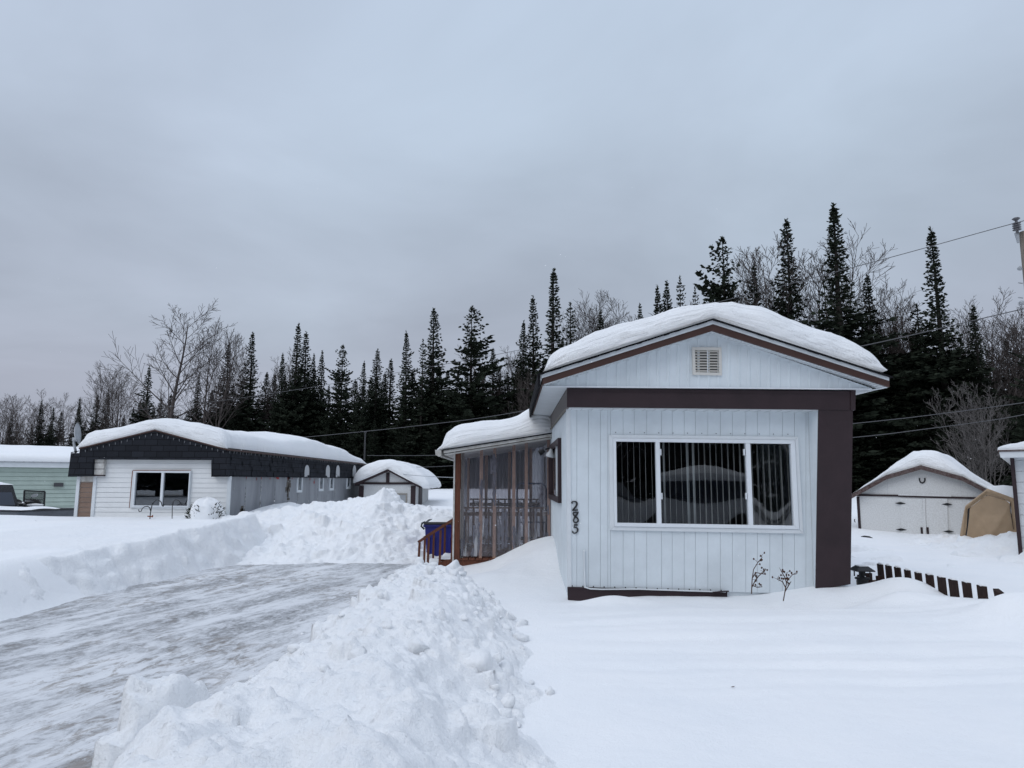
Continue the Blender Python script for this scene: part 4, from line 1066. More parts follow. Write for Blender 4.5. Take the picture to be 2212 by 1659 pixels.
def handrail(y, ps, bal):
    A, B = U(*ps[0], y), U(*ps[1], y)
    s = MB(); s.beam(A, B, .075, .045); obj('hand_rail', s, M['redwood'], steps)
    for xt, yt, xb, yb in bal:
        a_, b_ = U(xt, yt, y), U(xb, yb, y); s = MB(); s.beam((a_.x, y, a_.z), (b_.x, y, b_.z-.05), .038, .038, (0,1,0)); obj('baluster', s, M['redwood'], steps)
handrail(YP+.0, [(903.5,1171),(980,1121.5)], [(906.5,1172,902.5,1240),(926.5,1160,923.5,1231),(952,1145,949.5,1222),(978,1126,975.5,1213)])
handrail(YP+1.0, [(916,1161.5),(980,1121)], [(918,1163,915.5,1228),(937.5,1150,935,1219),(961.5,1135,960,1197)])

# ================================================================== recycling bin
YBn = 14.6
binn = thing('recycling_bin', 'blue wheeled recycling bin with a snow-topped black lid behind the porch steps', 'bin', (-1.5, YBn, 0))
bz0 = U(945,1216,YBn).z-.06; bz1 = U(945,1133,YBn).z
bx0, bx1 = U(917,1150,YBn).x, U(917,1150,YBn).x+.60
mb = MB(); mb.hexa([(bx0+.06,YBn+.03,bz0),(bx1-.05,YBn+.03,bz0),(bx1-.05,YBn+.62,bz0),(bx0+.06,YBn+.62,bz0)], [(bx0,YBn,bz1),(bx1,YBn,bz1),(bx1,YBn+.72,bz1),(bx0,YBn+.72,bz1)])
for k in range(5):
    x = bx0+.1+k*.1; mb.hexa([(x,YBn+.014,bz0+.1),(x+.03,YBn+.014,bz0+.1),(x+.03,YBn+.05,bz0+.1),(x,YBn+.05,bz0+.1)], [(x,YBn-.006,bz1-.25),(x+.03,YBn-.006,bz1-.25),(x+.03,YBn+.05,bz1-.25),(x,YBn+.05,bz1-.25)])
obj('body', mb, M['blue_bin'], binn, bevel=.02)
mb = MB(); mb.box(bx0-.025,bx1+.025,YBn-.03,YBn+.75,bz1-.055,bz1+.0); obj('rim', mb, M['blue_bin'], binn, bevel=.012)
mb = MB(); mb.hexa([(bx0-.02,YBn-.045,bz1+.002),(bx1+.02,YBn-.045,bz1+.002),(bx1+.02,YBn+.74,bz1+.002),(bx0-.02,YBn+.74,bz1+.002)], [(bx0+.0,YBn-.02,bz1+.05),(bx1-.0,YBn-.02,bz1+.05),(bx1-.0,YBn+.72,bz1+.07),(bx0+.0,YBn+.72,bz1+.07)])
lid = obj('lid', mb, M['black'], binn, bevel=.012)
mb = MB(); P = np.zeros((12,12,3))
for i in range(12):
    for j in range(12):
        u, v = j/11, i/11; e_ = min(1, 4*min(u, 1-u, v, 1-v)); P[i,j] = (bx0+.06+(bx1-bx0-.07)*u, YBn-.01+.72*v, bz1+.045+.075*e_**.6*(.55+.6*math.sin(2.2*u))+.012*v)
mb.grid(P); obj('lid_snow', mb, M['snow'], lid, True)
mb = MB(); mb.tube([(bx0-.06,YBn+.05,bz1+.02),(bx0-.075,YBn+.05,bz1-.04),(bx0-.01,YBn+.05,bz1-.10)], .018, 6); mb.tube([(bx0-.06,YBn+.5,bz1+.02),(bx0-.06,YBn+.05,bz1+.02)], .018, 6); obj('handle', mb, M['black'], binn)
for xx in (bx0+.03, bx1-.03):
    mb = MB(); mb.lathe((xx,YBn+.66,bz0+.08), [(.02,-.03),(.10,-.03),(.11,0),(.10,.03),(.02,.03)], 16, 'x'); obj('wheel', mb, M['tyre'], binn)
# hand truck behind the plastic
ht_ = thing('hand_truck', 'dark blue tubular hand truck seen dimly through the porch plastic', 'hand truck', (.3, YP+.6, zdk))
yh = YP+.45; h0, h1 = U(1117,1045,yh), U(1180,1045,yh); zl = zdk
mb = MB(); mb.tube([(h0.x,yh+.1,zl),(h0.x,yh,h0.z-.1),(h0.x+.02,yh,h0.z-.02),(h0.x+.07,yh,h0.z+.005),(h1.x-.09,yh,h0.z+.005),(h1.x-.03,yh,h0.z-.02),(h1.x,yh,h0.z-.1),(h1.x,yh+.1,zl)], .017, 8)
for q in (.25, .5, .75): mb.tube([(h0.x,yh+.1-.1*q,zl+(h0.z-zl)*q*.9),(h1.x,yh+.1-.1*q,zl+(h0.z-zl)*q*.9)], .012, 6)
obj('tube_frame', mb, M['steel_blue'], ht_, True)
mb = MB(); mb.box(h0.x-.02,h1.x+.02,yh-.12,yh+.1,zl,zl+.012); obj('toe_plate', mb, M['steel_blue'], ht_)
for xx in (h0.x, h1.x):
    mb = MB(); mb.lathe((xx,yh+.16,zl+.11), [(.02,-.03),(.10,-.03),(.11,0),(.10,.03),(.02,.03)], 14, 'x'); obj('wheel', mb, M['tyre'], ht_)
M['grey_trim'] = mat('greyish_trim', (.42,.43,.44), .6)
# ================================================================== lapped siding helper
def lap(mb, x0, x1, z0, z1, y, exposure=.12, out=.012, phase=0.0):
    """horizontal lapped boards facing -Y between x0..x1, z0..z1; boards stay aligned to a common datum"""
    k = math.floor((z0-phase)/exposure)
    while True:
        a = phase + k*exposure; b = a+exposure; k += 1
        if a >= z1: break
        lo, hi = max(a+.007, z0), min(b, z1)
        if hi <= lo: continue
        f = lambda z: y - out*(1-(z-a)/exposure)
        mb.prism([(x0, f(lo), lo), (x0, f(hi), hi), (x0, y+.02, hi), (x0, y+.02, lo)], (x1-x0, 0, 0))
# ================================================================== left neighbour: shingled skirt trailer
YL = 17.0; YLE = 33.0
lh = thing('mobile_home', 'low mobile home with black shingle skirt, white front and bare silver side wall', 'mobile home', (-8.6, YL, .6))
XR = U(493, 1080, YL).x; XLL = U(160, 1090, YL).x
zgl = .3
# siding pieces round the window
wo = [(286.5,1016),(413.2,1016),(408.2,1099.4),(279,1097)]
w0, w1 = U(283, 1056, YL).x, U(410.5, 1056, YL).x; wz1, wz0 = U(347,1016,YL).z, U(347,1098,YL).z
zt_ = U(330, 991, YL).z; xm = U(197, 1070, YL).x
mb = MB(); E_ = .115
lap(mb, xm, w0, zgl, zt_, YL+.05, E_); lap(mb, w1, XR, zgl, U(490,1029,YL).z, YL+.05, E_); lap(mb, w1, XR-.07, U(490,1029,YL).z, zt_, YL+.05, E_); lap(mb, w0, w1, zgl, wz0, YL+.05, E_); lap(mb, w0, w1, wz1, zt_, YL+.05, E_)
lsid = mat('white_vinyl_siding', (.76,.77,.77), .5, .35, .05, 1.5)
obj('front_siding', mb, lsid, lh)
mb = MB(); xb1 = U(196.5,1080,YL).x; xb0 = U(166,1080,YL).x
lap(mb, xb0, xb1, zgl, U(180,1041,YL).z, YL+.05, .115); obj('tan_panel', mb, M['brown_siding'], lh)
mb = MB(); mb.box(xb0, XR, YL+.058, YL+.085, zgl, U(283,1016,YL).z if False else wz0); mb.box(xb0, w0, YL+.058, YL+.085, wz0, zt_); mb.box(w1, XR-.07, YL+.058, YL+.085, wz0, zt_); mb.box(w0, w1, YL+.058, YL+.085, wz1, zt_); obj('painted_lap_shadow', mb, M['white_groove'], lh)  # grey backing paints the shadow line under each lapped board
mb = MB(); mb.box(xb0, xb1, YL+.045, YL+.08, U(180,1041,YL).z, U(180,1028,YL).z); obj('patch_panel', mb, M['old_white'], lh)
mb = MB()
for xd in (161, 197, 488.5):
    a = U(xd, 1080, YL).x; mb.box(a, a+.075, YL+.015, YL+.07, zgl, U(490,1029.0,YL).z)
obj('corner_trim', mb, M['white_trim'], lh)
# window
Wt = MB(); wi = [(290.5,1018.5),(411,1018.8),(406.2,1095),(285.5,1094.2)]; Wv = [(293.2,1020.5),(409,1021.6),(404.4,1092.8),(288.2,1091.6)]
Wt.ring(Q(wo, YL), Q(wi, YL), (0,.08,0)); lw = obj('window', Wt, M['white_trim'], lh)
mb = MB(); mb.ring(Q(wi, YL-.02), Q(Wv, YL-.02), (0,.08,0)); mb.prism(Q([(349,1020.5),(354,1020.6),(349.5,1092.6),(344.2,1092.6)], YL-.015), (0,.06,0)); obj('window_frame', mb, M['vinyl'], lw)
for q4 in ([(293.2,1020.5),(349,1020.6),(344.2,1092.2),(288.2,1091.6)], [(354,1021),(409,1021.6),(404.4,1092.8),(349.5,1092.4)]):
    mb = MB(); mb.prism(Q(q4, YL+.03), (0,.004,0)); obj('pane', mb, M['glass'], lw)
mb = MB(); mb.box(w0, w1, YL+1.6, YL+1.65, .3, 2.2); mb.box(w0,w0+.02,YL+.1,YL+1.6,.3,2.2); mb.box(w1-.02,w1,YL+.1,YL+1.6,.3,2.2); mb.box(w0,w1,YL+.1,YL+1.6,2.18,2.2); mb.box(w0,w1,YL+.1,YL+1.6,.3,.32); obj('room', mb, M['dark_room'], lh)
mb = MB(); mb.prism(Q([(286.5,1015.2),(412.5,1015.2),(412.5,1016.4),(286.5,1016.6)], YL-.004), (0,.004,0)); mb.prism(Q([(285.4,1017),(287,1017),(279.8,1097),(278.6,1097)], YL-.004), (0,.004,0)); obj('old_caulk', mb, M['rust'], lw)
# shingle skirt (front)
mb = MB(); mb.prism(Q([(172.4,967),(334,928.6),(334,992.9),(201.5,992.3),(199,1028.6),(166,1029.4)], YL-.13), (0,.16,0)); mb.prism(Q([(334,928.6),(490.7,970.3),(491.5,1029.8),(456.2,1030),(456.5,993.6),(334,992.9)], YL-.13), (0,.16,0))
sk = obj('shingle_skirt', mb, M['shingle_x'], lh)
mb = MB(); a = [U(171,978.6,YL+.1),U(153,978.6,YL+.1),U(146.5,1029.4,YL-.1),U(166,1029.4,YL-.1)]; mb.prism(a, (0,.15,0)); mb.prism([U(153,978.6,YL+.1),U(171,975,YL+.1),U(171,975,YL+2),U(153,978.6,YL+2)], (0,0,.02)); obj('skirt_return', mb, M['shingle_x'], lh)
# side skirt, flared a little
x0t = U(491,970.3,YL).x; zt0_ = U(490.7,969.5,YL).z; zb0_ = U(491.5,1029.8,YL).z
mb = MB(); P = np.zeros((2,2,3)); mb.hexa([(x0t+.02,YL-.127,zt0_),(x0t+.05,YL-.127,zb0_),(x0t-.03,YL-.127,zb0_),(x0t-.05,YL-.127,zt0_)], [(x0t+.02,YLE,zt0_),(x0t+.05,YLE,zb0_),(x0t-.03,YLE,zb0_),(x0t-.05,YLE,zt0_)])
obj('side_skirt', mb, M['shingle_y'], lh)
mb = MB(); rs = random.Random(2)                 # curling tabs standing off the skirt
for r_ in range(5):
    y = YL-.1
    while y < YLE-.3:
        w_ = rs.uniform(.18,.42); z = zb0_ + (zt0_-zb0_)*(r_/5.); xx = x0t+.05-(r_/5.)*.03
        if rs.random() < .55: mb.prism([(xx+.004,y,z+.13),(xx+rs.uniform(.008,.022),y,z+.002),(xx+rs.uniform(.008,.022),y+w_-.012,z-.0),(xx+.004,y+w_-.012,z+.13)], (.004,0,0))
        y += w_
obj('curled_shingle', mb, M['shingle_y'], lh)['kind'] = 'stuff'
# louvred box at the corner of the front
mb = MB(); mb.prism(Q([(201,992.5),(225,992.5),(223.3,1025.5),(199.8,1025.2)], YL-.06), (0,.1,0)); vb = obj('louvre_box', mb, M['old_white'], lh)
mb = MB()
for y_ in (999.5, 1012.5): mb.prism(Q([(200.6,y_),(225,y_),(225,y_+1),(200.6,y_+1)], YL-.065), (0,.006,0))
mb.prism(Q([(199.6,1025.6),(223.2,1025.8),(223,1028.4),(199.5,1028.2)], YL-.062), (0,.09,0)); obj('louvre', mb, M['brown'], vb)
# silver side wall with joints, drips and patches
mb = MB(); mb.box(x0t-.06, x0t-.02, YL+.09, YLE, zgl-.1, zb0_+.02); fw = obj('side_wall', mb, M['foil'], lh)
mb = MB(); jm = mat('torn_foil_joint', (.50,.51,.52), .7, .2, 0, 9, col2=(.14,.14,.14)); rs = random.Random(9)
xs_ = x0t-.016
for zx in (320, 470, 608, 840, 945, 1035, 1124, 1203, 1345):
    y = UX(460.8+zx*.2187, 1060, xs_).y; z = zgl
    while z < zb0_-.02:
        h_ = rs.uniform(.05,.22); wj = rs.uniform(.008,.045)
        if rs.random() < .85: mb.box(xs_-.004, xs_+rs.uniform(0,.004), y-wj+rs.uniform(-.02,.02), y+wj, z, min(z+h_, zb0_-.01))
        z += h_*rs.uniform(1.0,1.25)
obj('wall_joint', mb, jm, fw)
mb = MB()
for zx, ya, yb_, w_ in ((738,560,860,.10),(745,600,780,.16),(725,640,760,.18),(295,890,950,.12)):
    y = UX(460.8+zx*.2187, 1060, xs_).y; za, zc = UX(460.8+zx*.2187, 910.1+ya*.2187, xs_).z, UX(460.8+zx*.2187, 910.1+yb_*.2187, xs_).z
    for k in range(9):
        z = rs.uniform(zc, za); mb.box(xs_-.004, xs_+.002, y+rs.uniform(-w_,w_)-.05, y+rs.uniform(-w_,w_)+.06, z, z+rs.uniform(.05,.2))
obj('dark_patch', mb, mat('bare_backing', (.12,.105,.09), .9), fw)
mb = MB()
for zx, zy, w_, h_ in ((635,555,.30,.10),(995,605,.13,.09),(998,590,.03,.14),(327,553,.05,.06),(475,560,.05,.07),(735,565,.05,.07),(428,570,.03,.08),(780,560,.03,.08),(955,565,.05,.10),(560,565,.03,.06)):
    p = UX(460.8+zx*.2187, 910.1+zy*.2187, xs_)
    for k in range(4): mb.box(xs_, xs_+.004, p.y-w_/2+rs.uniform(0,.3)*w_, p.y+w_/2-rs.uniform(0,.3)*w_, p.z-h_/2+h_*k/4, p.z-h_/2+h_*(k+1)/4)
obj('red_tape', mb, M['red'], fw)
mb = MB()
for k in range(46):
    y = rs.uniform(YL+.4, 31); z = rs.uniform(zgl+.3, zb0_-.2); s_ = rs.uniform(.012,.045); mb.box(xs_, xs_+.003, y, y+s_, z, z+s_*rs.uniform(.5,2))
obj('scuff', mb, jm, fw)['kind'] = 'stuff'
for zx, hw, zbt in ((850,25,703),(1064,22,690),(1166,20,683),(1334,18,668)):
    d_ = 460.8+zx*.2187; ya = UX(d_-hw*.2187, 1050, x0t).y; yb_ = UX(d_+hw*.2187, 1050, x0t).y
    z1 = UX(d_, 1031, x0t).z; z0 = UX(d_, 910.1+zbt*.2187, x0t).z; t_ = (yb_-ya)*.14
    mb = MB(); xw = x0t-.02
    for a_, b_, c_, e_ in ((ya,yb_,z0,z0+t_),(ya,ya+t_,z0+t_,z1),(yb_-t_,yb_,z0+t_,z1)): mb.box(xw, xw+.04, a_, b_, c_, e_)
    sw_ = obj('window', mb, M['white_trim'], lh); sw_['label'] = 'narrow side window with arched white panel above'
    mb = MB(); mb.box(xw+.006, xw+.012, ya+t_, yb_-t_, z0+t_, z1); obj('pane', mb, mat('dim_side_pane', (.10,.115,.13), .12, .6) if zx == 850 else bpy.data.materials['dim_side_pane'], sw_)
    # arched white opening in the skirt
    ya2 = UX(d_+6-hw*.2187, 1050, x0t).y+.28; yb2 = ya2+(yb_-ya)*.95; za = z1-.0; zc = UX(d_+10, 1017, x0t).z
    mb = MB(); xa = x0t+.052; ym = (ya2+yb2)/2; r_ = (yb2-ya2)/2
    pts = [(xa,ya2,za),(xa,ya2,zc)] + [(xa, ym-r_*math.cos(math.pi*q/6), zc+r_*.75*math.sin(math.pi*q/6)) for q in range(1,6)] + [(xa,yb2,zc),(xa,yb2,za)]
    mb.prism(pts, (.012,0,0)); obj('window_arch', mb, M['metal_grey'] if False else M['grey_trim'], sw_)
# body and roof
mb = MB(); mb.box(XLL, XLL+.04, YL+.05, YLE, zgl, zb0_); mb.box(XLL, x0t-.02, YLE, YLE+.05, zgl, zt0_); obj('rear_wall', mb, lsid, lh)
ap = U(334,928,YL-.15); eL = U(170,967.5,YL-.15); eR = U(492,970.3,YL-.15)
mb = MB()
for p, q in ((eL, ap), (ap, eR)): mb.prism([p, q, q+Vector((0,0,-.03)), p+Vector((0,0,-.03))], (0, YLE-YL+.4, 0))
lroof = obj('roof', mb, M['brown_fascia'], lh)
topL = [(176,966),(180,958),(188,950),(195.7,939.4),(210,932.8),(255,923.6),(305,912.3),(338,905.6),(371.5,905),(421.5,912.8),(471.5,923.6),(487,929),(494,938),(498,952),(497,968)]
baseL = [(172,966.8),(334,927.8),(495,970)]
def liftL(x, y, s):
    hi = np.clip((y-20)/3, 0, 1)*np.clip((31.5-y)/1.2, 0, 1)
    return (-.05 + .22*np.exp(-((y-25)/2.6)**2) + .10*np.exp(-((y-29)/1.2)**2) - .16*np.clip((y-30.2)/2, 0, 1))*np.minimum(1, np.minimum(s*6, (1-s)*9))
roof_snow('roof_snow', baseL, topL, YL-.14, YLE+.3, lroof, 70, .38, lift=liftL, seed=11, rows=40, back=.8)
mb = MB(); p = UX(788, 968, -7.4); mb.tube([(-7.4,p.y,p.z-.6),(-7.4,p.y,UX(789,934,-7.4).z)], .042, 8); mb.lathe((-7.4,p.y,UX(789,934,-7.4).z), [(.07,-.02),(.07,.05)], 8); 
obj('vent_pipe', mb, mat('dark_pipe', (.05,.05,.052), .7), lroof)
# string lights under the eaves
sl = MB(); wires = MB()
for (a, b, n) in (((178,972),(334,933.5),12), ((334,933.5),(488,974),13)):
    for k in range(n):
        t = (k+.5)/n; p = U(lerp(a[0],b[0],t), lerp(a[1],b[1],t)+1.5, YL-.15); sl.tube([p, p+Vector((rs.uniform(-.01,.01),0,-.055))], [.012,.006], 5)
    wires.tube([U(a[0],a[1]-1,YL-.145), U(b[0],b[1]-1,YL-.145)], .005, 4)
y = YL
while y < 31:
    sl.tube([(x0t+.06,y,zt0_-.05),(x0t+.06,y+rs.uniform(-.02,.02),zt0_-.11)], [.013,.007], 5); y += rs.uniform(.16,.32)
wires.tube([(x0t+.055,YL,zt0_-.05),(x0t+.055,31,zt0_-.05)], .006, 4)
ls = thing('string_lights', 'unlit string of small clear bulbs clipped along the shingled eaves', 'string lights', (-8, YL-.15, 2.6))
obj('bulb', sl, mat('clear_bulb', (.13,.135,.145), .2, .7), ls)['kind'] = 'stuff'; obj('cord', wires, M['black'], ls)
# satellite dish
YD = YL+.2
sd_ = thing('satellite_dish', 'grey satellite dish on a bent mast at the roof corner', 'satellite dish', U(163,977,YD))
mb = MB(); c = U(168.3,936,YD); n_ = Vector((.95,.28,.12)).normalized(); a_ = n_.orthogonal().normalized(); b_ = n_.cross(a_)
rows = []
for k, (r_, d_) in enumerate(((.0,-.07),(.10,-.062),(.20,-.035),(.27,0),(.272,.008),(.2,-.026),(.10,-.052),(.0,-.06))):
    rows.append([c + n_*d_ + (a_*math.cos(2*math.pi*q/24)*1.0 + b_*math.sin(2*math.pi*q/24)*1.0)*max(r_,.001)*.92 for q in range(24)])
P = np.array([[tuple(v) for v in r_+[r_[0]]] for r_ in rows]); mb.grid(P); obj('dish', mb, M['metal_grey'], sd_, True)
mb = MB(); mb.tube([U(164,978,YD), U(161.5,966,YD), U(159.5,957,YD), U(160.5,951,YD), U(165,947,YD)], .03, 8); mb.box(*[v for p in ((U(158,949,YD).x, U(166,949,YD).x),) for v in p], YD-.04, YD+.06, U(160,953,YD).z, U(160,945,YD).z); obj('mast', mb, M['metal_grey'], sd_, True)
mb = MB(); mb.tube([U(166,953,YD), U(172,959,YD-.1), U(180,957.5,YD-.15)], .014, 6); mb.blob(U(181,957.3,YD-.15), .05,.03,.03); obj('feed_arm', mb, M['metal_grey'], sd_, True)
# shepherd hooks and shrub in front of it
YH = 16.2
hk = thing('plant_hanger', 'black double shepherd hook standing in the snow below the shingled house window', 'plant hanger', U(323,1117,YH))
zc_ = lambda zx, zy: U(138.2+zx/6, 898.6+zy/6, YH)
mb = MB(); mb.tube([zc_(1106,1420), zc_(1120,1260), zc_(1140,1160), zc_(1165,1115), zc_(1200,1090), zc_(1235,1092), zc_(1262,1120), zc_(1270,1155), zc_(1285,1172), zc_(1300,1150)], .011, 7); obj('tall_hook', mb, M['black'], hk, True)
mb = MB(); mb.tube([zc_(1122,1230), zc_(1112,1190), zc_(1085,1170), zc_(1045,1175), zc_(1015,1200), zc_(1000,1235), zc_(975,1240), zc_(966,1212)], .010, 7); obj('short_hook', mb, M['black'], hk, True)
mb = MB(); mb.beam(zc_(1085,1298), zc_(1150,1308), .03, .02); mb.beam(zc_(1150,1285), zc_(1140,1312), .02, .02); obj('red_clip', mb, M['rust'], hk)
hk2 = thing('plant_hanger', 'small black curved hook to the right of the double shepherd hook', 'plant hanger', zc_(1402,1340))
mb = MB(); mb.tube([zc_(1400,1420), zc_(1404,1180), zc_(1415,1110), zc_(1445,1086), zc_(1485,1092), zc_(1508,1125), zc_(1522,1152), zc_(1540,1150)], .009, 7); obj('hook', mb, M['black'], hk2, True)
sh = thing('shrub', 'round evergreen shrub smothered in snow beside the white house corner', 'shrub', U(446,1122,16.6))
mb = MB(); P = np.zeros((18, 28, 3)); c = U(444,1122,16.6)
for i in range(18):
    for j in range(28):
        v = i/17; a_ = 2*math.pi*j/27; r_ = .40*(1-v**2.3)**.5*(1+.13*math.sin(3*a_+2*v)+.07*math.sin(7*a_+5*v)) ; P[i,j] = (c.x+r_*math.cos(a_)-.0*v, c.y+r_*math.sin(a_), c.z-.1+.60*v+.02*math.sin(5*a_))
P[:, -1] = P[:, 0]; mb.grid(P); obj('snow_cover', mb, M['snow'], sh, True)
mb = MB()
for k in range(230):
    a_ = rs.uniform(0, 6.28); v = rs.uniform(.02,.75); r_ = .40*(1-v**2.3)**.5; 
    if rs.random() < .55: a_ = rs.choice([-.35, -2.3, -1.9, -.1]) + rs.gauss(0,.16)
    p = c + Vector((r_*math.cos(a_), r_*math.sin(a_), -.1+.6*v)); d_ = Vector((math.cos(a_)*.8, math.sin(a_)*.8, rs.uniform(-.3,1))).normalized()*rs.uniform(.04,.11); s_ = d_.orthogonal().normalized()*.014
    mb.add([p-s_, p+s_, p+d_], [(0,1,2)])
obj('foliage', mb, M['needle'], sh)
# ================================================================== green house far left
gh = thing('green_house', 'pale green sided house with a smooth snow-covered roof at the left edge', 'house', (-20, 26, .5))
A, B = UZ(-260, 993, 2.30), None
p0 = U(-330, 984.5, 25.0); p1 = U(178, 1012, 29.0)        # eave line
ez = (p0.z+p1.z)/2
ax = (Vector((p1.x, p1.y, 0))-Vector((p0.x, p0.y, 0))); Lg = ax.length; ax.normalize(); nrm = Vector((ax.y, -ax.x, 0))
if nrm.y > 0: nrm = -nrm
def GH(u, v, z): return Vector((p0.x, p0.y, 0)) + ax*u - nrm*v + Vector((0,0,z))
mb = MB(); E_ = .165; z = .0
while z < ez-.12:
    b = min(z+E_, ez-.10); mb.prism([GH(0,0,z+.010)+nrm*.022, GH(0,0,b)+nrm*.002, GH(0,.05,b), GH(0,.05,z+.010)], ax*(Lg)); z += E_
obj('green_siding', mb, M['green'], gh)
mb = MB(); mb.prism([GH(0,.01,0),GH(0,.045,0),GH(0,.045,ez-.1),GH(0,.01,ez-.1)], ax*Lg); obj('painted_lap_shadow', mb, mat('lap_shadow_green', (.10,.15,.12), .8), gh)  # darker green sheet behind the boards: shade under each lap put into colour
mb = MB(); mb.prism([GH(0,0,0),GH(0,5,0),GH(0,5,ez),GH(0,2.5,ez+.8),GH(0,0,ez)], ax*.05); mb.prism([GH(Lg,0,0),GH(Lg,5,0),GH(Lg,5,ez),GH(Lg,2.5,ez+.8),GH(Lg,0,ez)], ax*-.05); obj('end_wall', mb, M['green'], gh)
mb = MB(); mb.prism([GH(-.2,-.22,ez-.16),GH(-.2,-.22,ez+.02),GH(-.2,-.19,ez+.02),GH(-.2,-.19,ez-.16)], ax*(Lg+.4)); mb.prism([GH(-.2,-.2,ez-.15),GH(-.2,.0,ez-.15),GH(-.2,.0,ez-.13),GH(-.2,-.2,ez-.13)], ax*(Lg+.4)); obj('fascia', mb, M['white_trim'], gh)
mb = MB(); mb.prism([GH(-.25,-.26,ez+.02),GH(-.25,2.5,ez+.62),GH(-.25,2.5,ez+.66),GH(-.25,-.26,ez+.06)], ax*(Lg+.5)); mb.prism([GH(-.25,5.26,ez+.02),GH(-.25,2.5,ez+.62),GH(-.25,2.5,ez+.66),GH(-.25,5.26,ez+.06)], ax*(Lg+.5))
k = 0
while k < Lg: mb.prism([GH(k,-.27,ez+.03),GH(k,-.24,ez+.085),GH(k,.2,ez+.14),GH(k,.2,ez+.08)], ax*.05); k += .3
gr = obj('metal_roof', mb, M['metal_grey'], gh)
nu, nv = 60, 22; P = np.zeros((nv, nu, 3))
for i in range(nv):
    for j in range(nu):
        u = Lg*(j/(nu-1))*1.02-.1; v = i/(nv-1)
        prof = [(-.24,.05),(-.27,.12),(-.24,.24),(-.12,.33),(.1,.39),(.5,.47),(1.0,.57),(1.6,.68),(2.1,.76),(2.5,.80),(3.2,.66),(5.2,.1)]
        q = v*(len(prof)-1); a_ = int(min(q, len(prof)-2)); t = q-a_; x_ = lerp(prof[a_][0], prof[a_+1][0], t); z_ = lerp(prof[a_][1], prof[a_+1][1], t)
        P[i,j] = tuple(GH(u, x_, ez+z_))
P[:,:,2] += .025*fbm(P[:,:,0]*.7, P[:,:,1]*.7, 3, 9)*np.linspace(0,1,nv)[:,None]
mb = MB(); mb.grid(P); obj('roof_snow', mb, M['snow'], gr, True, fix=False)
mb = MB(); c = GH(0,0,0); r_ = ray(80.5+0, 1056); 
# small wall vent: walk along the wall to the picture column
best = min((abs((U2 := GH(u,0,1.3)).x/U2.y - (239/1.736-CX)/F), u) for u in np.linspace(0, Lg, 400)); ug = best[1]
pz = GH(ug,0,0); zv = U(138, 1048, pz.y).z
mb.prism([GH(ug-.16,-.0,zv-.06), GH(ug-.16,-.12,zv-.05), GH(ug-.16,-.06,zv+.09), GH(ug-.16,0,zv+.09)], ax*.32); obj('dryer_vent', mb, mat('dark_grey_vent', (.06,.06,.065), .6), gh)
# ================================================================== pickup, trailer gate and motorbike by the green house
def wheel(parent, c, r_, w_, axis='y'):
    mb = MB(); mb.lathe(c, [(r_*.55,-w_/2),(r_*.92,-w_/2),(r_,-w_*.3),(r_,w_*.3),(r_*.92,w_/2),(r_*.55,w_/2)], 22, axis); t = obj('wheel', mb, M['tyre'], parent, True)
    mb = MB(); mb.lathe(c, [(r_*.2,-w_*.42),(r_*.56,-w_*.5),(r_*.56,w_*.5),(r_*.2,w_*.42)], 16, axis); obj('rim', mb, M['metal_grey'], t)
tr = thing('pickup_truck', 'black pickup truck with snow in its bed half hidden behind the snow field', 'pickup truck', (0,0,0))
# local frame: x forward, y left, z up; bed behind the cab
mb = MB(); mb.box(-2.6,-.55,-.90,-.84,.55,1.12); mb.box(-2.6,-.55,.84,.90,.55,1.12); mb.box(-2.62,-2.56,-.9,.9,.55,1.12); mb.box(-.6,-.55,-.84,.84,.55,1.12); mb.box(-2.56,-.6,-.84,.84,.55,.60); bed = obj('bed', mb, M['bed_grey'], tr, bevel=.02)
mb = MB(); mb.box(-2.62,-.55,-.915,-.80,1.12,1.155); mb.box(-2.62,-.55,.80,.915,1.12,1.155); mb.box(-2.64,-2.54,-.80,.80,1.12,1.15); obj('bed_rail', mb, M['car_black'], bed, bevel=.01)
mb = MB(); mb.box(-1.25,-.95,-.919,-.905,1.0,1.10); mb.box(-1.35,-1.1,-.918,-.905,1.06,1.11); obj('rust_patch', mb, M['rust'], bed)
P = np.zeros((14,20,3))
for i in range(14):
    for j in range(20):
        u, v = j/19, i/13; P[i,j] = (-2.55+1.94*u, -.88+1.76*v, 1.02+.05*max(0,math.sin(math.pi*u))**.5+.16*max(0,math.sin(math.pi*v))**.6*(.6+.4*math.sin(5*u+2*v))+.12*u*u)
mb = MB(); mb.grid(P); obj('bed_snow', mb, M['snow'], bed, True)
mb = MB(); mb.prism([(-.5,-.9,.45),(1.35,-.9,.45),(1.35,-.9,1.16),(-.5,-.9,1.16)], (0,1.8,0))
mb.hexa([(-.5,-.88,1.16),(1.3,-.88,1.16),(1.3,.88,1.16),(-.5,.88,1.16)], [(-.34,-.74,1.80),(.55,-.74,1.80),(.55,.74,1.80),(-.34,.74,1.80)])
cab = obj('cab', mb, M['car_black'], tr, bevel=.06)
mb = MB(); mb.hexa([(-.505,-.72,1.2),(-.505,.72,1.2),(-.36,.64,1.70),(-.36,-.64,1.70)], [(-.50,-.72,1.2),(-.50,.72,1.2),(-.355,.64,1.70),(-.355,-.64,1.70)])
for s_ in (-1, 1): mb.hexa([(-.36,s_*.887,1.2),(.95,s_*.887,1.2),(.42,s_*.775,1.70),(-.24,s_*.775,1.70)], [(-.36,s_*.878,1.2),(.95,s_*.878,1.2),(.42,s_*.766,1.70),(-.24,s_*.766,1.70)])
obj('cab_window', mb, mat('tinted_glass', (.03,.04,.06), .08, .7), cab)
mb = MB(); P = np.zeros((8,10,3))
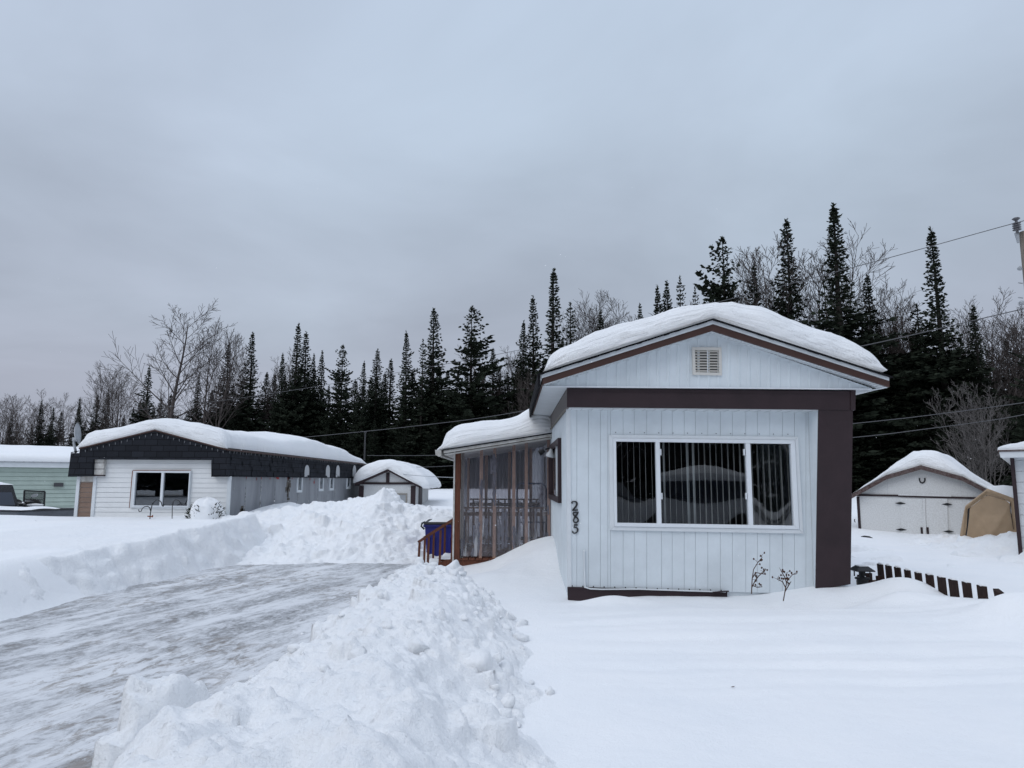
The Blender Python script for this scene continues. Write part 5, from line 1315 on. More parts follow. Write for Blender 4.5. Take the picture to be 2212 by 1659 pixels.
for i in range(8):
    for j in range(10):
        u, v = j/9, i/7; P[i,j] = (-.36+.9*u, -.74+1.48*v, 1.79+.13*math.sin(math.pi*u)**.5*math.sin(math.pi*v)**.5)
mb.grid(P); obj('cab_snow', mb, M['snow'], cab, True)
mb = MB(); mb.prism([(1.35,-.88,.45),(2.55,-.86,.45),(2.55,-.86,1.02),(1.35,-.88,1.14)], (0,1.74,0)); obj('hood', mb, M['car_black'], tr, bevel=.06)
mb = MB(); mb.box(-2.72,-2.62,-.85,.85,.42,.58); mb.box(2.55,2.66,-.85,.85,.40,.60); obj('bumper', mb, M['metal_grey'], tr)
for x in (-1.7, 1.75):
    for s_ in (-1, 1): wheel(tr, (x, s_*.80, .37), .37, .22)
# place: bed toward the right and away; scale to fit, rail at picture row 1103
TY = 20.6; tp = U(142, 1100, TY)
tr.location = (tp.x-2.28, TY-.35, tp.z-1.155+.05); tr.rotation_euler = (0, 0, rad(180-17))
tg = thing('trailer_gate', 'upright black mesh trailer ramp behind the pickup bed', 'trailer gate', U(75,1110,23.5))
YT = 23.5; mb = MB(); g = [U(53,1059.5,YT),U(97,1062.0,YT),U(94.5,1105,YT),U(50,1105,YT)]
for a_, b_ in ((0,1),(1,2),(2,3),(3,0)): mb.beam(g[a_], g[b_], .04, .04)
mb.beam(g[0].lerp(g[3],.42), g[1].lerp(g[2],.42), .03, .03); obj('gate_frame', mb, M['black'], tg)
mb = MB()
for k in range(-16, 34):
    for sg in (1, -1):
        a_ = g[0].lerp(g[1], k/34.) ; W = g[1].x-g[0].x; 
        x0 = g[0].x + W*(k/24.); z0 = g[0].z; x1 = x0 + sg*.55*(g[0].z-g[3].z); z1 = g[3].z
        lo, hi = g[0].x, g[1].x
        t0, t1 = 0., 1.
        if x1 != x0:
            ta, tb = (lo-x0)/(x1-x0), (hi-x0)/(x1-x0); t0 = max(t0, min(ta,tb)); t1 = min(t1, max(ta,tb))
        if t1 > t0: mb.tube([(lerp(x0,x1,t0),YT,lerp(z0,z1,t0)),(lerp(x0,x1,t1),YT,lerp(z0,z1,t1))], .0055, 3)
obj('mesh', mb, M['black'], tg)
mk = thing('motorbike', 'snow-dusted motorbike with a round mirror parked behind the pickup', 'motorbike', U(75,1100,22))
YM = 22.0; K = lambda x, y: U((x*300/1382)/1.736, (1600+y*300/1382)/1.736, YM)
mb = MB(); c = K(590,1190); n_ = 20; pts = []
for q in range(n_):
    an = 2*math.pi*q/n_; pts.append(c + Vector((.10*math.cos(an)+.02*math.sin(an), 0, .055*math.sin(an)+.018*math.cos(an))))
mb.prism(pts, (0,.03,0)); mirror = obj('mirror', mb, M['metal_grey'], mk)
mb = MB(); mb.tube([K(555,1215), K(522,1250), K(518,1290)], .012, 6); mb.tube([K(460,1300), K(490,1275), K(540,1272), K(600,1292)], .03, 8); mb.tube([K(235,1290), K(300,1300), K(380,1330), K(500,1300)], .02, 6); mb.tube([K(278,1255), K(300,1275)], .02, 6); obj('handlebar', mb, M['black'], mk, True)
mb = MB()
for x, y, rx, rz in ((190,1262,.13,.16),(300,1330,.16,.08),(400,1345,.20,.09),(470,1345,.12,.07),(530,1300,.17,.06)): mb.blob(K(x,y), rx, .16, rz, 12, 8, .12, rs)
obj('fairing', mb, M['car_black'], mk, True)
mb = MB()
for x, y, rx, rz in ((330,1315,.08,.03),(440,1318,.10,.04),(590,1350,.28,.05)): mb.blob(K(x,y), rx, .14, rz, 12, 8, .1, rs)
obj('dusted_snow', mb, M['snow'], mk, True)
for x, y in ((250,1420),(560,1420)):
    p = K(x,y); wheel(mk, (p.x, YM, p.z), .30, .12)
# ================================================================== small white shed behind the pile
YS = 29.9
sm = thing('garden_shed', 'small white gabled shed under a thick dome of snow, behind the snow pile', 'shed', (-6.2, YS, .4))
za = lambda zx, zy: (460.8+zx*.2187, 910.1+zy*.2187)
sx0, sx1 = U(777.5,1060,YS).x, U(897.5,1060,YS).x; bz = U(838,1046,YS).z; apz = U(838,1015,YS).z; sxm = U(838,1030,YS).x
mb = MB(); mb.prism([(sx0,YS,-.1),(sx1,YS,-.1),(sx1,YS,bz),(sxm,YS,apz),(sx0,YS,bz)], (0,.08,0)); obj('front_wall', mb, M['osb'], sm)
mb = MB(); mb.box(sx1-.06,sx1,YS+.08,YS+4.6,-.1,bz); mb.box(sx0,sx0+.06,YS+.08,YS+4.6,-.1,bz); mb.box(sx0,sx1,YS+4.6,YS+4.66,-.1,bz); obj('side_wall', mb, M['osb'], sm)
mb = MB(); mb.box(sx0-.15,sx1+.12,YS-.05,YS-.005,bz-.01,bz+.08); mb.box(sxm-.07,sxm+.07,YS-.05,YS-.005,bz+.08,apz-.12); mb.box(sx0-.04,sx0+.16,YS-.04,YS-.005,-.1,bz-.06); mb.box(sx1-.19,sx1+.01,YS-.04,YS-.005,-.1,bz-.06); obj('timber_trim', mb, M['brown'], sm)
mb = MB(); mb.box(sx1-.005,sx1+.03,YS+1.0,YS+2.1,-.1,bz-.15); mb.box(sx1+.03,sx1+.034,YS+1.15,YS+1.4,.2,bz-.3); obj('door', mb, M['brown'], sm)
mb = MB(); a, b = U(854.5,1065.5,YS), U(879.6,1078.5,YS); mb.ring([(a.x,YS-.04,a.z),(b.x,YS-.04,a.z),(b.x,YS-.04,b.z-.3),(a.x,YS-.04,b.z-.3)], [(a.x+.06,YS-.04,a.z-.06),(b.x-.06,YS-.04,a.z-.06),(b.x-.06,YS-.04,b.z-.2),(a.x+.06,YS-.04,b.z-.2)], (0,.04,0)); wv = obj('window', mb, M['grey_wood'], sm)
mb = MB(); mb.box(a.x+.06,b.x-.06,YS-.012,YS-.006,b.z-.25,a.z-.06); obj('pane', mb, M['metal_grey'], wv)
el, er = U(766,1044.5,YS-.25), U(908,1050,YS-.25); apx = U(838,1013,YS-.25)
mb = MB()
for p, q in ((el, apx), (apx, er)): mb.prism([p, q, q+Vector((0,0,-.09)), p+Vector((0,0,-.09))], (0, 5.3, 0))
srf = obj('roof', mb, M['brown'], sm)
topS = [(764,1043),(763.7,1037),(767,1026),(778,1012),(795.4,1000.9),(815,995),(843.5,993),(872,999.8),(898.2,1011.8),(918,1027),(929,1041),(931,1050),(927,1056),(915,1055)]
roof_snow('roof_snow', [(765,1043.5),(838,1012.5),(912,1052)], topS, YS-.27, YS+5.2, srf, 50, .5, seed=15, rows=14)
# ================================================================== right shed with barn roof
YQ = 0.0; ANG = rad(-36); PB = Vector((9.20, 19.0, 0)); U = local_U(PB, ANG)
rsd = thing('barn_shed', 'white barn-roofed shed with double doors, black strap hinges and a horseshoe', 'shed', (0, 0, 0))
zr_ = lambda zx, zy: (1808.8+zx*.18227, 956.2+zy*.18227)
def ZQ(zx, zy, Y=YQ): return U(*zr_(zx, zy), Y)
fz = [(165,612),(580,385),(990,265),(1480,400),(1790,560)]; th_ = 52
mb = MB(); body = [ZQ(232,640)] + [ZQ(x, y+40) for x, y in fz] + [ZQ(1765,640)]
xl_, xr_ = ZQ(235,640).x, ZQ(1760,640).x
pts = [Vector((xl_,YQ,-.5)), Vector((xr_,YQ,-.5)), Vector((xr_,YQ,ZQ(1760,600).z))] + [ZQ(x, y+36) for x, y in reversed(fz[1:4])] + [Vector((xl_,YQ,ZQ(235,615).z))]
mb.prism(pts, (0,.08,0)); fwl = obj('front_wall', mb, M['osb'], rsd)
mb = MB()
for x in (588, 1455): a, b = ZQ(x, 430+ (0 if x<1000 else 20), YQ-.004), ZQ(x+3, 612, YQ-.004); mb.box(a.x-.004, a.x+.004, YQ-.004, YQ, b.z, a.z)
a = ZQ(262,640); mb.box(a.x-.004,a.x+.004,YQ-.004,YQ,-.5,a.z); obj('panel_seam', mb, M['white_groove'], fwl)
mb = MB(); mb.box(xl_-.015, xl_+.05, YQ-.02, YQ+3.6, -.5, ZQ(235,640).z); mb.box(xr_-.05, xr_+.015, YQ+.08, YQ+3.6, -.5, ZQ(235,640).z); mb.box(xl_, xr_, YQ+3.6, YQ+3.66, -.5, ZQ(235,640).z); obj('side_wall', mb, M['brown'], rsd)
mb = MB(); mb.prism([ZQ(205,608,YQ-.03),ZQ(722,617,YQ-.03),ZQ(722,640,YQ-.03),ZQ(205,632,YQ-.03)], (0,.03,0)); mb.prism([ZQ(722,627,YQ-.03),ZQ(1352,642,YQ-.03),ZQ(1352,662,YQ-.03),ZQ(722,642,YQ-.03)], (0,.03,0)); mb.prism([ZQ(1352,638,YQ-.03),ZQ(1780,650,YQ-.03),ZQ(1780,672,YQ-.03),ZQ(1352,662,YQ-.03)], (0,.03,0)); obj('cross_rail', mb, M['brown'], rsd)
mb = MB(); mb.prism([ZQ(722,604,YQ-.045),ZQ(1352,622,YQ-.045),ZQ(1352,640,YQ-.045),ZQ(722,625,YQ-.045)], (0,.045,0)); obj('door_header', mb, M['osb'], rsd)
for k, (x0, x1, xa, xb) in enumerate(((747,1006,760,1030), (1045,1302,1060,1322))):
    mb = MB(); p = [ZQ(x0,660,YQ-.035), ZQ(x1,664,YQ-.035), ZQ(xb-4 if k else xb-6,1250,YQ-.035), ZQ(xa+4,1250,YQ-.035)]
    mb.prism(p, (0,.034,0)); d_ = obj('door', mb, M['osb'], rsd)
    mb = MB(); hx = 1000 if k == 0 else 1072; a, b = ZQ(hx-16,1002,YQ-.05), ZQ(hx+16,1088,YQ-.05); mb.ring([(a.x,YQ-.05,a.z),(b.x,YQ-.05,a.z),(b.x,YQ-.05,b.z),(a.x,YQ-.05,b.z)], [(a.x+.02,YQ-.05,a.z-.02),(b.x-.02,YQ-.05,a.z-.02),(b.x-.02,YQ-.05,b.z+.02),(a.x+.02,YQ-.05,b.z+.02)], (0,.014,0)); mb.box(a.x+.02,b.x-.02,YQ-.040,YQ-.036,b.z+.02,a.z-.02); obj('handle', mb, M['brown'], d_)
    for hx, hy in (((746,718),(757,1030)) if k == 0 else ((1302,730),(1320,1053))):
        mb = MB(); w_ = 67; h_ = 14
        mb.prism([ZQ(hx-w_,hy,YQ-.045),ZQ(hx-10,hy-h_,YQ-.045),ZQ(hx+10,hy-h_,YQ-.045),ZQ(hx+w_,hy+4,YQ-.045),ZQ(hx+10,hy+h_,YQ-.045),ZQ(hx-10,hy+h_,YQ-.045)], (0,.010,0)); obj('hinge', mb, M['black'], d_)
mb = MB(); mb.prism([ZQ(1008,662,YQ-.05),ZQ(1042,663,YQ-.05),ZQ(1056,1250,YQ-.05),ZQ(1022,1250,YQ-.05)], (0,.05,0)); obj('door_post', mb, M['osb'], rsd)
mb = MB(); mb.tube([ZQ(972,418,YQ-.02),ZQ(974,445,YQ-.02),ZQ(985,470,YQ-.02),ZQ(1005,478,YQ-.02),ZQ(1027,469,YQ-.02),ZQ(1037,445,YQ-.02),ZQ(1035,418,YQ-.02)], .018, 6); obj('horseshoe', mb, M['black'], rsd)
mb = MB()
for p, q in zip(fz, fz[1:]):
    mb.prism([ZQ(p[0],p[1],YQ-.22), ZQ(q[0],q[1],YQ-.22), ZQ(q[0],q[1]+th_,YQ-.22), ZQ(p[0],p[1]+th_,YQ-.22)], (0,.04,0))
rb = mat('peeling_brown_board', (.050,.022,.020), .7, .25, 0, 30, col2=(.15,.12,.115)); rake = obj('rake_board', mb, rb, rsd)
mb = MB()
for p, q in zip(fz, fz[1:]):
    a, b = ZQ(p[0],p[1]+2,YQ-.2), ZQ(q[0],q[1]+2,YQ-.2); mb.prism([a, b, b+Vector((0,0,-.05)), a+Vector((0,0,-.05))], (0,4.2,0))
rrf = obj('roof', mb, M['shingle_edge'], rsd)
topR = [zr_(*p) for p in ((160,606),(215,560),(350,470),(470,395),(580,320),(700,240),(815,165),(910,105),(1010,92),(1120,90),(1200,110),(1350,230),(1500,345),(1700,470),(1800,520),(1850,540))]
roof_snow('roof_snow', [zr_(*p) for p in ((160,610),(580,383),(990,262),(1480,398),(1800,566))], topR, YQ-.21, YQ+4.0, rrf, 60, .5, seed=19, rows=14, edge=True)
gd = thing('snow_scoop', 'dark plastic scoop with a ribbed rim poking from the snow at the shed corner', 'snow scoop', (0,0,0))
mb = MB(); G_ = lambda x, y, o=0: ZQ(x, y-12, YQ-1.4+o)
for off in (0, .22):
    mb.tube([G_(285,1135,off), G_(320,1126,off), G_(380,1134,off), G_(430,1160,off), G_(440,1190,off)], .028, 7)
for x, y in ((300,1130),(345,1128),(390,1138),(425,1158)): mb.tube([G_(x,y), G_(x+12,y+38,.1), G_(x,y,.22)], .016, 6)
obj('rim', mb, M['black'], gd, True)
mb = MB(); P = np.zeros((3,12,3))
for j in range(12):
    t = j/11; 
    for i in range(3): P[i,j] = tuple(G_(290+150*t, 1150+50*t*t+i*6, .05+.07*i))
mb.grid(P); obj('pan', mb, M['black'], gd)
# hooks on the shed side
mb = MB(); mb.tube([ZQ(208,905,YQ+.4),ZQ(202,925,YQ+.4),ZQ(212,945,YQ+.4)], .012, 6); mb.tube([ZQ(212,1010,YQ+.4),ZQ(198,1025,YQ+.4),ZQ(200,1042,YQ+.4)], .022, 6); obj('wall_hook', mb, M['black'], rsd)
settle(rsd, PB, ANG)
settle(gd, PB, ANG)
U = U_world
# ================================================================== tan tarp shelter
YTn = 0.0; PT = Vector((9.58, 15.2, 0)); U = local_U(PT, ANG)
ts = thing('tarp_shelter', 'tan fabric garage-in-a-box shelter with a zipped door, half buried beside the barn-roofed shed', 'shelter', (0, 0, 0))
zt2 = lambda zx, zy, Y=YTn: U(2062.2+zx*.09027, 1036.9+zy*.09027, Y)
outer = [(95,1480),(200,860),(250,620),(780,205),(1450,450),(1530,560),(1610,1480)]
inner = [(270,1480),(300,720),(390,640),(770,352),(1200,470),(1330,545),(1430,1480)]
mb = MB(); P = np.zeros((5, 61, 3)); oo = resample(outer, 61); ii = resample(inner, 61)
for j in range(61):
    for i in range(5):
        t = i/4; x, y = lerp(oo[j][0], ii[j][0], t), lerp(oo[j][1], ii[j][1], t)
        p = zt2(x, y); p.y += .05 - .07*math.sin(math.pi*min(1, t*1.2+.15)) + .012*math.sin(j*2.3)*math.sin(math.pi*t)*(1 if 10 < j < 50 else .3); P[i, j] = tuple(p)
mb.grid(P); obj('front_frame', mb, M['tan'], ts, True)
mb = MB(); dp = [(272,1480),(362,668),(400,640),(770,360),(1200,478),(1316,545),(1335,700),(1410,1180),(1418,1480)]
oo = resample(dp, 41); P = np.zeros((9, 41, 3)); cx_, cy_ = 840, 1470
for j in range(41):
    for i in range(9):
        t = i/8; x, y = lerp(oo[j][0], cx_, t), lerp(oo[j][1], cy_, t); p = zt2(x, y); p.y += .05 + .03*math.sin(x*.006+y*.004)*min(1,t*3) + .012*math.sin(x*.017+y*.012)*min(1,t*3) + .008*math.sin(x*.03-y*.021)*min(1,t*3); P[i, j] = tuple(p)
mb.grid(P); obj('door_panel', mb, M['tan'], ts, True)
mb = MB(); mb.prism([zt2(318,690,YTn+.045),zt2(356,668,YTn+.045),zt2(350,850,YTn+.045),zt2(320,1100,YTn+.045),zt2(265,1480,YTn+.045),zt2(232,1480,YTn+.045),zt2(290,1100,YTn+.045)], (0,.02,0)); obj('zip_gap', mb, M['black'], ts); mb = MB(); mb.prism([zt2(1318,540,YTn+.03),zt2(1334,546,YTn+.03),zt2(1345,720,YTn+.03),zt2(1412,1180,YTn+.03),zt2(1404,1185,YTn+.03),zt2(1330,740,YTn+.03)], (0,.02,0)); obj('zip_gap', mb, M['black'], ts)
mb = MB(); P = np.zeros((2, 61, 3)); oo = resample(outer, 61)
for j in range(61):
    p = zt2(*oo[j]); p.y += .05; P[0, j] = tuple(p); P[1, j] = (p.x, p.y+2.2, p.z)
mb.grid(P); obj('cover', mb, M['tan'], ts, True)
tops = [(780,205),(900,170),(1150,110),(1350,140),(1500,160),(1600,180)]
P = np.zeros((10, 20, 3)); up_ = resample([(790,195),(930,165),(1150,118),(1500,160),(1700,200)], 20); lo_ = resample([(790,207),(1100,325),(1450,452),(1530,560),(1600,700)], 20)
for j in range(20):
    for i in range(10):
        t = i/9; a, b = zt2(*lo_[j], YTn+.08), zt2(*up_[j], YTn+.9); p = a.lerp(b, t); p.z += .06*math.sin(math.pi*t); P[i, j] = tuple(p)
mb = MB(); mb.grid(P); obj('shelter_snow', mb, M['snow'], ts, True)
settle(ts, PT, ANG)
U = U_world
# ================================================================== neighbour at the right edge
YV = 0.0; PV = Vector((9.42, 13.2, 0)); U = local_U(PV, ANG)
rn = thing('mobile_home', 'corner of a white-sided house with dark corner post and white fascia at the right edge', 'mobile home', (0, 0, 0))
vx0 = U(2199, 1080, YV).x; zev = U(2190, 989, YV).z
mb = MB(); lap(mb, vx0, vx0+4.2, -.2, zev, YV+.04, .2, .008)
obj('front_wall', mb, mat('white_block_siding', (.60,.62,.64), .6, .3, .05, 4, bump_s=.2), rn)
mb = MB(); mb.box(vx0-.065, vx0, YV-.02, YV+.05, -.2, zev); obj('corner_post', mb, M['brown'], rn)
mb = MB(); mb.box(vx0-.06, vx0-.02, YV+.05, YV+12, -.2, zev); mb.box(vx0, vx0+4.2, YV+12, YV+12.05, -.2, zev); obj('side_wall', mb, M['old_white'], rn)
mb = MB(); a = U(2158,976,YV-.3); b = U(2161.5,988.6,YV-.3); mb.prism([a, (a.x+5, a.y, a.z+.05), (a.x+5, a.y, b.z+.05), b], (0,.04,0)); mb.box(b.x+.01, b.x+5, YV-.26, YV+12, b.z+.0, b.z+.03); obj('fascia', mb, M['white_trim'], rn)
mb = MB(); mb.prism([a+Vector((-.02,-.02,0)), (a.x+5, a.y-.02, a.z+.05), (a.x+5, a.y-.02, a.z+.08), a+Vector((-.02,-.02,.03))], (0,12.4,0)); vr = obj('roof', mb, M['brown_fascia'], rn)
roof_snow('roof_snow', [(2156,975),(2500,968)], [(2154.5,974),(2154,970),(2156,966.5),(2165,963.5),(2182,960),(2197,957),(2212,953),(2260,941),(2400,925),(2500,940)], YV-.32, YV+12, vr, 50, .25, seed=23, rows=14)
settle(rn, PV, ANG)
U = U_world
# ================================================================== picket edging, lantern
XF = 4.95
fence = thing('picket_fence', 'low dark brown picket edging half buried in a drift at the right of the yard', 'picket fence', (XF, 8.4, .2))
zt8 = lambda zx, zy: (1820.3+zx/6, 1186.6+zy/6)
for (zx0, zx1, zyt) in ((462,545,187),(572,658,206),(695,783,230),(822,908,264),(958,1054,297),(1097,1208,320),(1243,1360,350),(1400,1530,388),(1574,1700,420),(1760,1900,462)):
    a = UX(*zt8(zx0, zyt), XF); b = UX(*zt8(zx1, zyt+15), XF)
    y1, y0 = a.y, b.y; y0 = y1-(y1-y0)*.80; zt_ = a.z
    mb = MB(); lean = rs.uniform(.02,.05)
    mb.hexa([(XF,y0,-.1),(XF+.022,y0,-.1),(XF+.022,y1,-.1),(XF,y1,-.1)], [(XF-.01,y0+lean,zt_),(XF+.012,y0+lean,zt_),(XF+.012,y1+lean,zt_),(XF-.01,y1+lean,zt_)])
    pk = obj('picket', mb, M['picket'], fence)
    mb = MB(); mb.blob((XF+.003,(y0+y1)/2+lean,zt_+.004), .016,(y1-y0)*.42,.016, 10, 6, .15, rs); obj('picket_snow', mb, M['snow'], pk, True)
mb = MB(); mb.box(XF+.024, XF+.06, 7.2, 9.6, .235, .30); obj('fence_rail', mb, M['rail_wood'], fence)
mb = MB(); p = UX(*zt8(2060,520), XF+.05); mb.hexa([(XF,p.y-.14,-.1),(XF+.06,p.y-.14,-.1),(XF+.06,p.y-.06,-.1),(XF,p.y-.06,-.1)], [(XF,p.y-.02,p.z-.03),(XF+.06,p.y-.02,p.z-.03),(XF+.06,p.y+.06,p.z),(XF,p.y+.06,p.z)]); obj('end_post', mb, M['picket'], fence)
YC = 9.55
for zx0, zx1, zy0 in ((195,225,330),(303,383,308),(437,520,345)):
    a, b = U(*zt8(zx0, zy0), YC), U(*zt8(zx1, zy0+12), YC); mb = MB(); mb.box(a.x, b.x, YC, YC+.022, -.1, a.z); obj('picket', mb, M['picket'], fence)
mb = MB(); a = U(*zt8(190,410), YC+.03); mb.box(a.x, XF, YC+.024, YC+.06, a.z-.05, a.z+.01); obj('fence_rail', mb, M['rail_wood'], fence)
lt = thing('garden_lantern', 'black square-capped garden lantern standing beside the brown house fin', 'lantern', U(1862,1262,9.35))
YLn = 9.35; c = U(1861.8,1231,YLn); hw = .115
mb = MB(); mb.hexa([(c.x-hw,YLn-hw,c.z),(c.x+hw,YLn-hw,c.z),(c.x+hw,YLn+hw,c.z),(c.x-hw,YLn+hw,c.z)], [(c.x-.055,YLn-.055,c.z+.052),(c.x+.055,YLn-.055,c.z+.052),(c.x+.055,YLn+.055,c.z+.052),(c.x-.055,YLn+.055,c.z+.052)]); mb.box(c.x-hw,c.x+hw,YLn-hw,YLn+hw,c.z-.012,c.z); cap = obj('cap', mb, M['black'], lt)
mb = MB(); mb.box(c.x-.06,c.x+.06,YLn-.06,YLn+.06,c.z+.05,c.z+.058); obj('cap_snow', mb, M['snow'], cap)
mb = MB()
for sx in (-1,1):
    for sy in (-1,1): mb.box(c.x+sx*.068-.006,c.x+sx*.068+.006,YLn+sy*.068-.006,YLn+sy*.068+.006,c.z-.085,c.z-.012)
mb.lathe((c.x,YLn,c.z-.095), [(.09,-.02),(.09,0)], 16); mb.lathe((c.x,YLn,c.z-.05), [(.03,-.04),(.03,.03)], 10); obj('lamp_cage', mb, M['black'], lt)
mb = MB(); mb.lathe((c.x,YLn,c.z-.24), [(.045,-.15),(.05,0),(.07,.12)], 14); mb.lathe((c.x+.0,YLn-.04,c.z-.17),[(.03,-.1),(.035,.05)],8); obj('post', mb, M['black'], lt)
# ================================================================== utility pole and wires
PX, PY = U(2216, 500, 17).x, 17.0
up = thing('utility_pole', 'weathered wooden utility pole cut off by the right edge of the photo', 'utility pole', (PX, PY, 0))
zt_ = U(2216,501,PY).z
mb = MB(); mb.tube([(PX+.06,PY,-.2),(PX,PY,zt_)], [.185,.148], 20); obj('shaft', mb, M['pole'], up, True)
px_ = lambda x, y: U((3640+x*200/664)/1.736, (760+y*500/1659)/1.736, PY-.05)
mb = MB(); c = px_(575,310)
mb.lathe((c.x, c.y, px_(575,372).z), [(.035,-.02),(.035,.02),(.03,.03)], 12)
z0 = px_(575,345).z; 
prof = [(.03,-.05)]
for k in range(4): prof += [(.032,k*.055),(.095,k*.055+.012),(.095,k*.055+.022),(.032,k*.055+.045)]
prof += [(.03,.25),(.06,.27),(.09,.30),(.06,.325),(.0,.33)]
mb.lathe((c.x, c.y, z0), prof, 16); ins = obj('insulator', mb, M['ceramic'], up, True)
mb = MB(); mb.prism([px_(562,372),px_(603,370),px_(612,495),px_(598,495)], (0,.06,0)); obj('bracket', mb, M['metal_grey'], up)
mb = MB()
for y in (815, 997, 1180, 1245): p = px_(640,y); mb.tube([p+Vector((-.09,0,0)), p+Vector((.05,.05,0))], .014, 6)
p = px_(612,815); mb.blob(p, .05,.05,.06,8,6,.3,rs); p = px_(640,1245); mb.blob(p,.06,.06,.06,8,6,.3,rs); obj('step_bolt', mb, M['metal_grey'], up)
def wire(label, pts, r_, m='wire'):
    """pts: (dx, dy, Y) corner points; smoothed"""
    P = [U(*p) for p in pts]; out = []
    for i in range(len(P)-1):
        p0 = P[max(0,i-1)]; p1 = P[i]; p2 = P[i+1]; p3 = P[min(len(P)-1,i+2)]
        for k in range(8):
            t = k/8; out.append(.5*((2*p1)+(p2-p0)*t+(2*p0-5*p1+4*p2-p3)*t*t+(3*p1-p0-3*p2+p3)*t**3))
    out.append(P[-1]); mb = MB(); mb.tube(out, r_, 5); o = obj('power_line', mb, M[m], None, True); tag(o, label, 'power line', 'overhead lines'); return o
def YT_(d):  # depth of the line corridor at a picture column
    k = (d-CX)/F; t = (12.2-17*k)/(59.2+53*k); return 17+53*t
wire('highest overhead wire, running from the pole insulator down across the whole treeline', [(2260,467,16.4)]+[(d, y, YT_(d)) for d, y in ((2192,482),(1860,573),(1500,665),(1072,766),(553,855),(292,886),(71,905),(-60,915))], .010)
wire('thick overhead cable just below the highest wire', [(2280,656,16.5)]+[(d, y, YT_(d)) for d, y in ((2212,667),(1850,750),(1500,815),(1106,892),(899,920),(673,943),(560,952))], .013)
wire('upper of two thin low wires crossing the dark trees above the barn-roofed shed', [(d, y, YT_(d)) for d, y in ((2260,862),(2160,877),(1990,899),(1843,915),(1500,950),(1000,981.5),(793,984))], .010)
wire('lower of two thin low wires crossing the dark trees above the barn-roofed shed', [(d, y, YT_(d)) for d, y in ((2260,885),(2160,905),(1990,928),(1843,945),(1500,975),(980,1006),(891,1009))], .010)
wire('short pale wire sagging to the snow-domed garden shed', [(1000,1031.5,29),(980,1031.5,29.2),(930,1029.5,29.4),(880,1025.5,29.6),(862,1022,29.7)], .012, 'metal_grey')
# ================================================================== dead stalks by the wall
def stalk(label, base, tips, Yp, seed):
    t = thing('dead_plant', label, 'plant', U(base[0], base[1], Yp), 'dead stalks by the front wall'); rs = random.Random(seed); mb = MB(); bd = MB()
    for tip in tips:
        P = [U(a, b, Yp+rs.uniform(-.03,.03)) for a, b in tip]; mb.tube(P, [.0065-.004*k/len(P) for k in range(len(P))], 5)
        for p, q in zip(P[1:], P[2:]):
            for k in range(3):
                c = p.lerp(q, rs.random()); d_ = Vector((rs.uniform(-1,1), rs.uniform(-.4,.4), rs.uniform(-.2,.8)))*.05; mb.tube([c, c+d_], [.0025,.0015], 3)
                if rs.random() < .75: bd.blob(c+d_, .010,.010,.013, 6, 4, .2, rs)
    obj('stem', mb, M['twig'], t); obj('seed_head', bd, M['rust'] if False else M['twig'], t)['kind'] = 'stuff'
Zs = lambda x, y: ((2600+x*800/1053)/1.736, (1080+y*1260/1659)/1.736)
stalk('taller curved dead stalk with shrivelled berries, in front of the white wall', Zs(286,1500), [[Zs(287,1510),Zs(290,1440),Zs(297,1390),Zs(318,1355),Zs(340,1330),Zs(334,1320)], [Zs(288,1480),Zs(305,1445),Zs(325,1420),Zs(350,1400),Zs(358,1385)], [Zs(292,1430),Zs(310,1405),Zs(335,1410),Zs(358,1415)], [Zs(297,1470),Zs(315,1478),Zs(340,1475)]], 8.55, 3)
stalk('forked dead stalk with two bare twigs, nearer the brown fin', Zs(446,1540), [[Zs(444,1545),Zs(452,1500),Zs(460,1455),Zs(468,1440),Zs(490,1415),Zs(513,1408)], [Zs(460,1455),Zs(450,1425),Zs(435,1400),Zs(430,1390)], [Zs(466,1445),Zs(460,1420),Zs(462,1405)], [Zs(456,1480),Zs(440,1450),Zs(418,1440),Zs(412,1436)], [Zs(452,1500),Zs(470,1470),Zs(482,1450)]], 8.35, 4)
# ================================================================== vehicle standing across the street (seen in the big window)
sv = thing('parked_suv', 'snowy white sport utility vehicle mirrored in the large window', 'car', (0,0,0))
mb = MB(); prof = [(-2.3,.35),(2.25,.35),(2.3,.75),(2.2,.98),(1.15,1.08),(.55,1.62),(.2,1.72),(-1.9,1.72),(-2.25,1.1)]
bmid = [(x, z) for x, z in prof]; mb.add([(x,-.9,z) for x, z in bmid]+[(x,.9,z) for x, z in bmid], [tuple(range(len(bmid))), tuple(range(2*len(bmid)-1,len(bmid)-1,-1))]+[(i,i+len(bmid),(i+1)%len(bmid)+len(bmid),(i+1)%len(bmid)) for i in range(len(bmid))])
bd = obj('body', mb, M['car_white'], sv, bevel=.08)
mb = MB()
for s_ in (-1,1): mb.prism([(-1.85,s_*.905,1.12),(.98,s_*.905,1.12),(.45,s_*.905,1.56),(-1.75,s_*.905,1.56)], (0,s_*.006,0))
mb.hexa([(1.10,-.78,1.14),(1.10,.78,1.14),(.62,.74,1.60),(.62,-.74,1.60)],[(1.12,-.78,1.14),(1.12,.78,1.14),(.64,.74,1.60),(.64,-.74,1.60)]); obj('window', mb, bpy.data.materials['tinted_glass'], bd)
for x in (-1.45, 1.45):
    for s_ in (-1,1): wheel(sv, (x, s_*.82, .36), .36, .22)
P = np.zeros((10,14,3))
for i in range(10):
    for j in range(14):
        u, v = j/13, i/9; P[i,j] = (-1.95+2.3*u, -.85+1.7*v, 1.71+.16*math.sin(math.pi*u)**.5*math.sin(math.pi*v)**.5)
mb = MB(); mb.grid(P); obj('roof_snow', mb, M['snow'], bd, True)
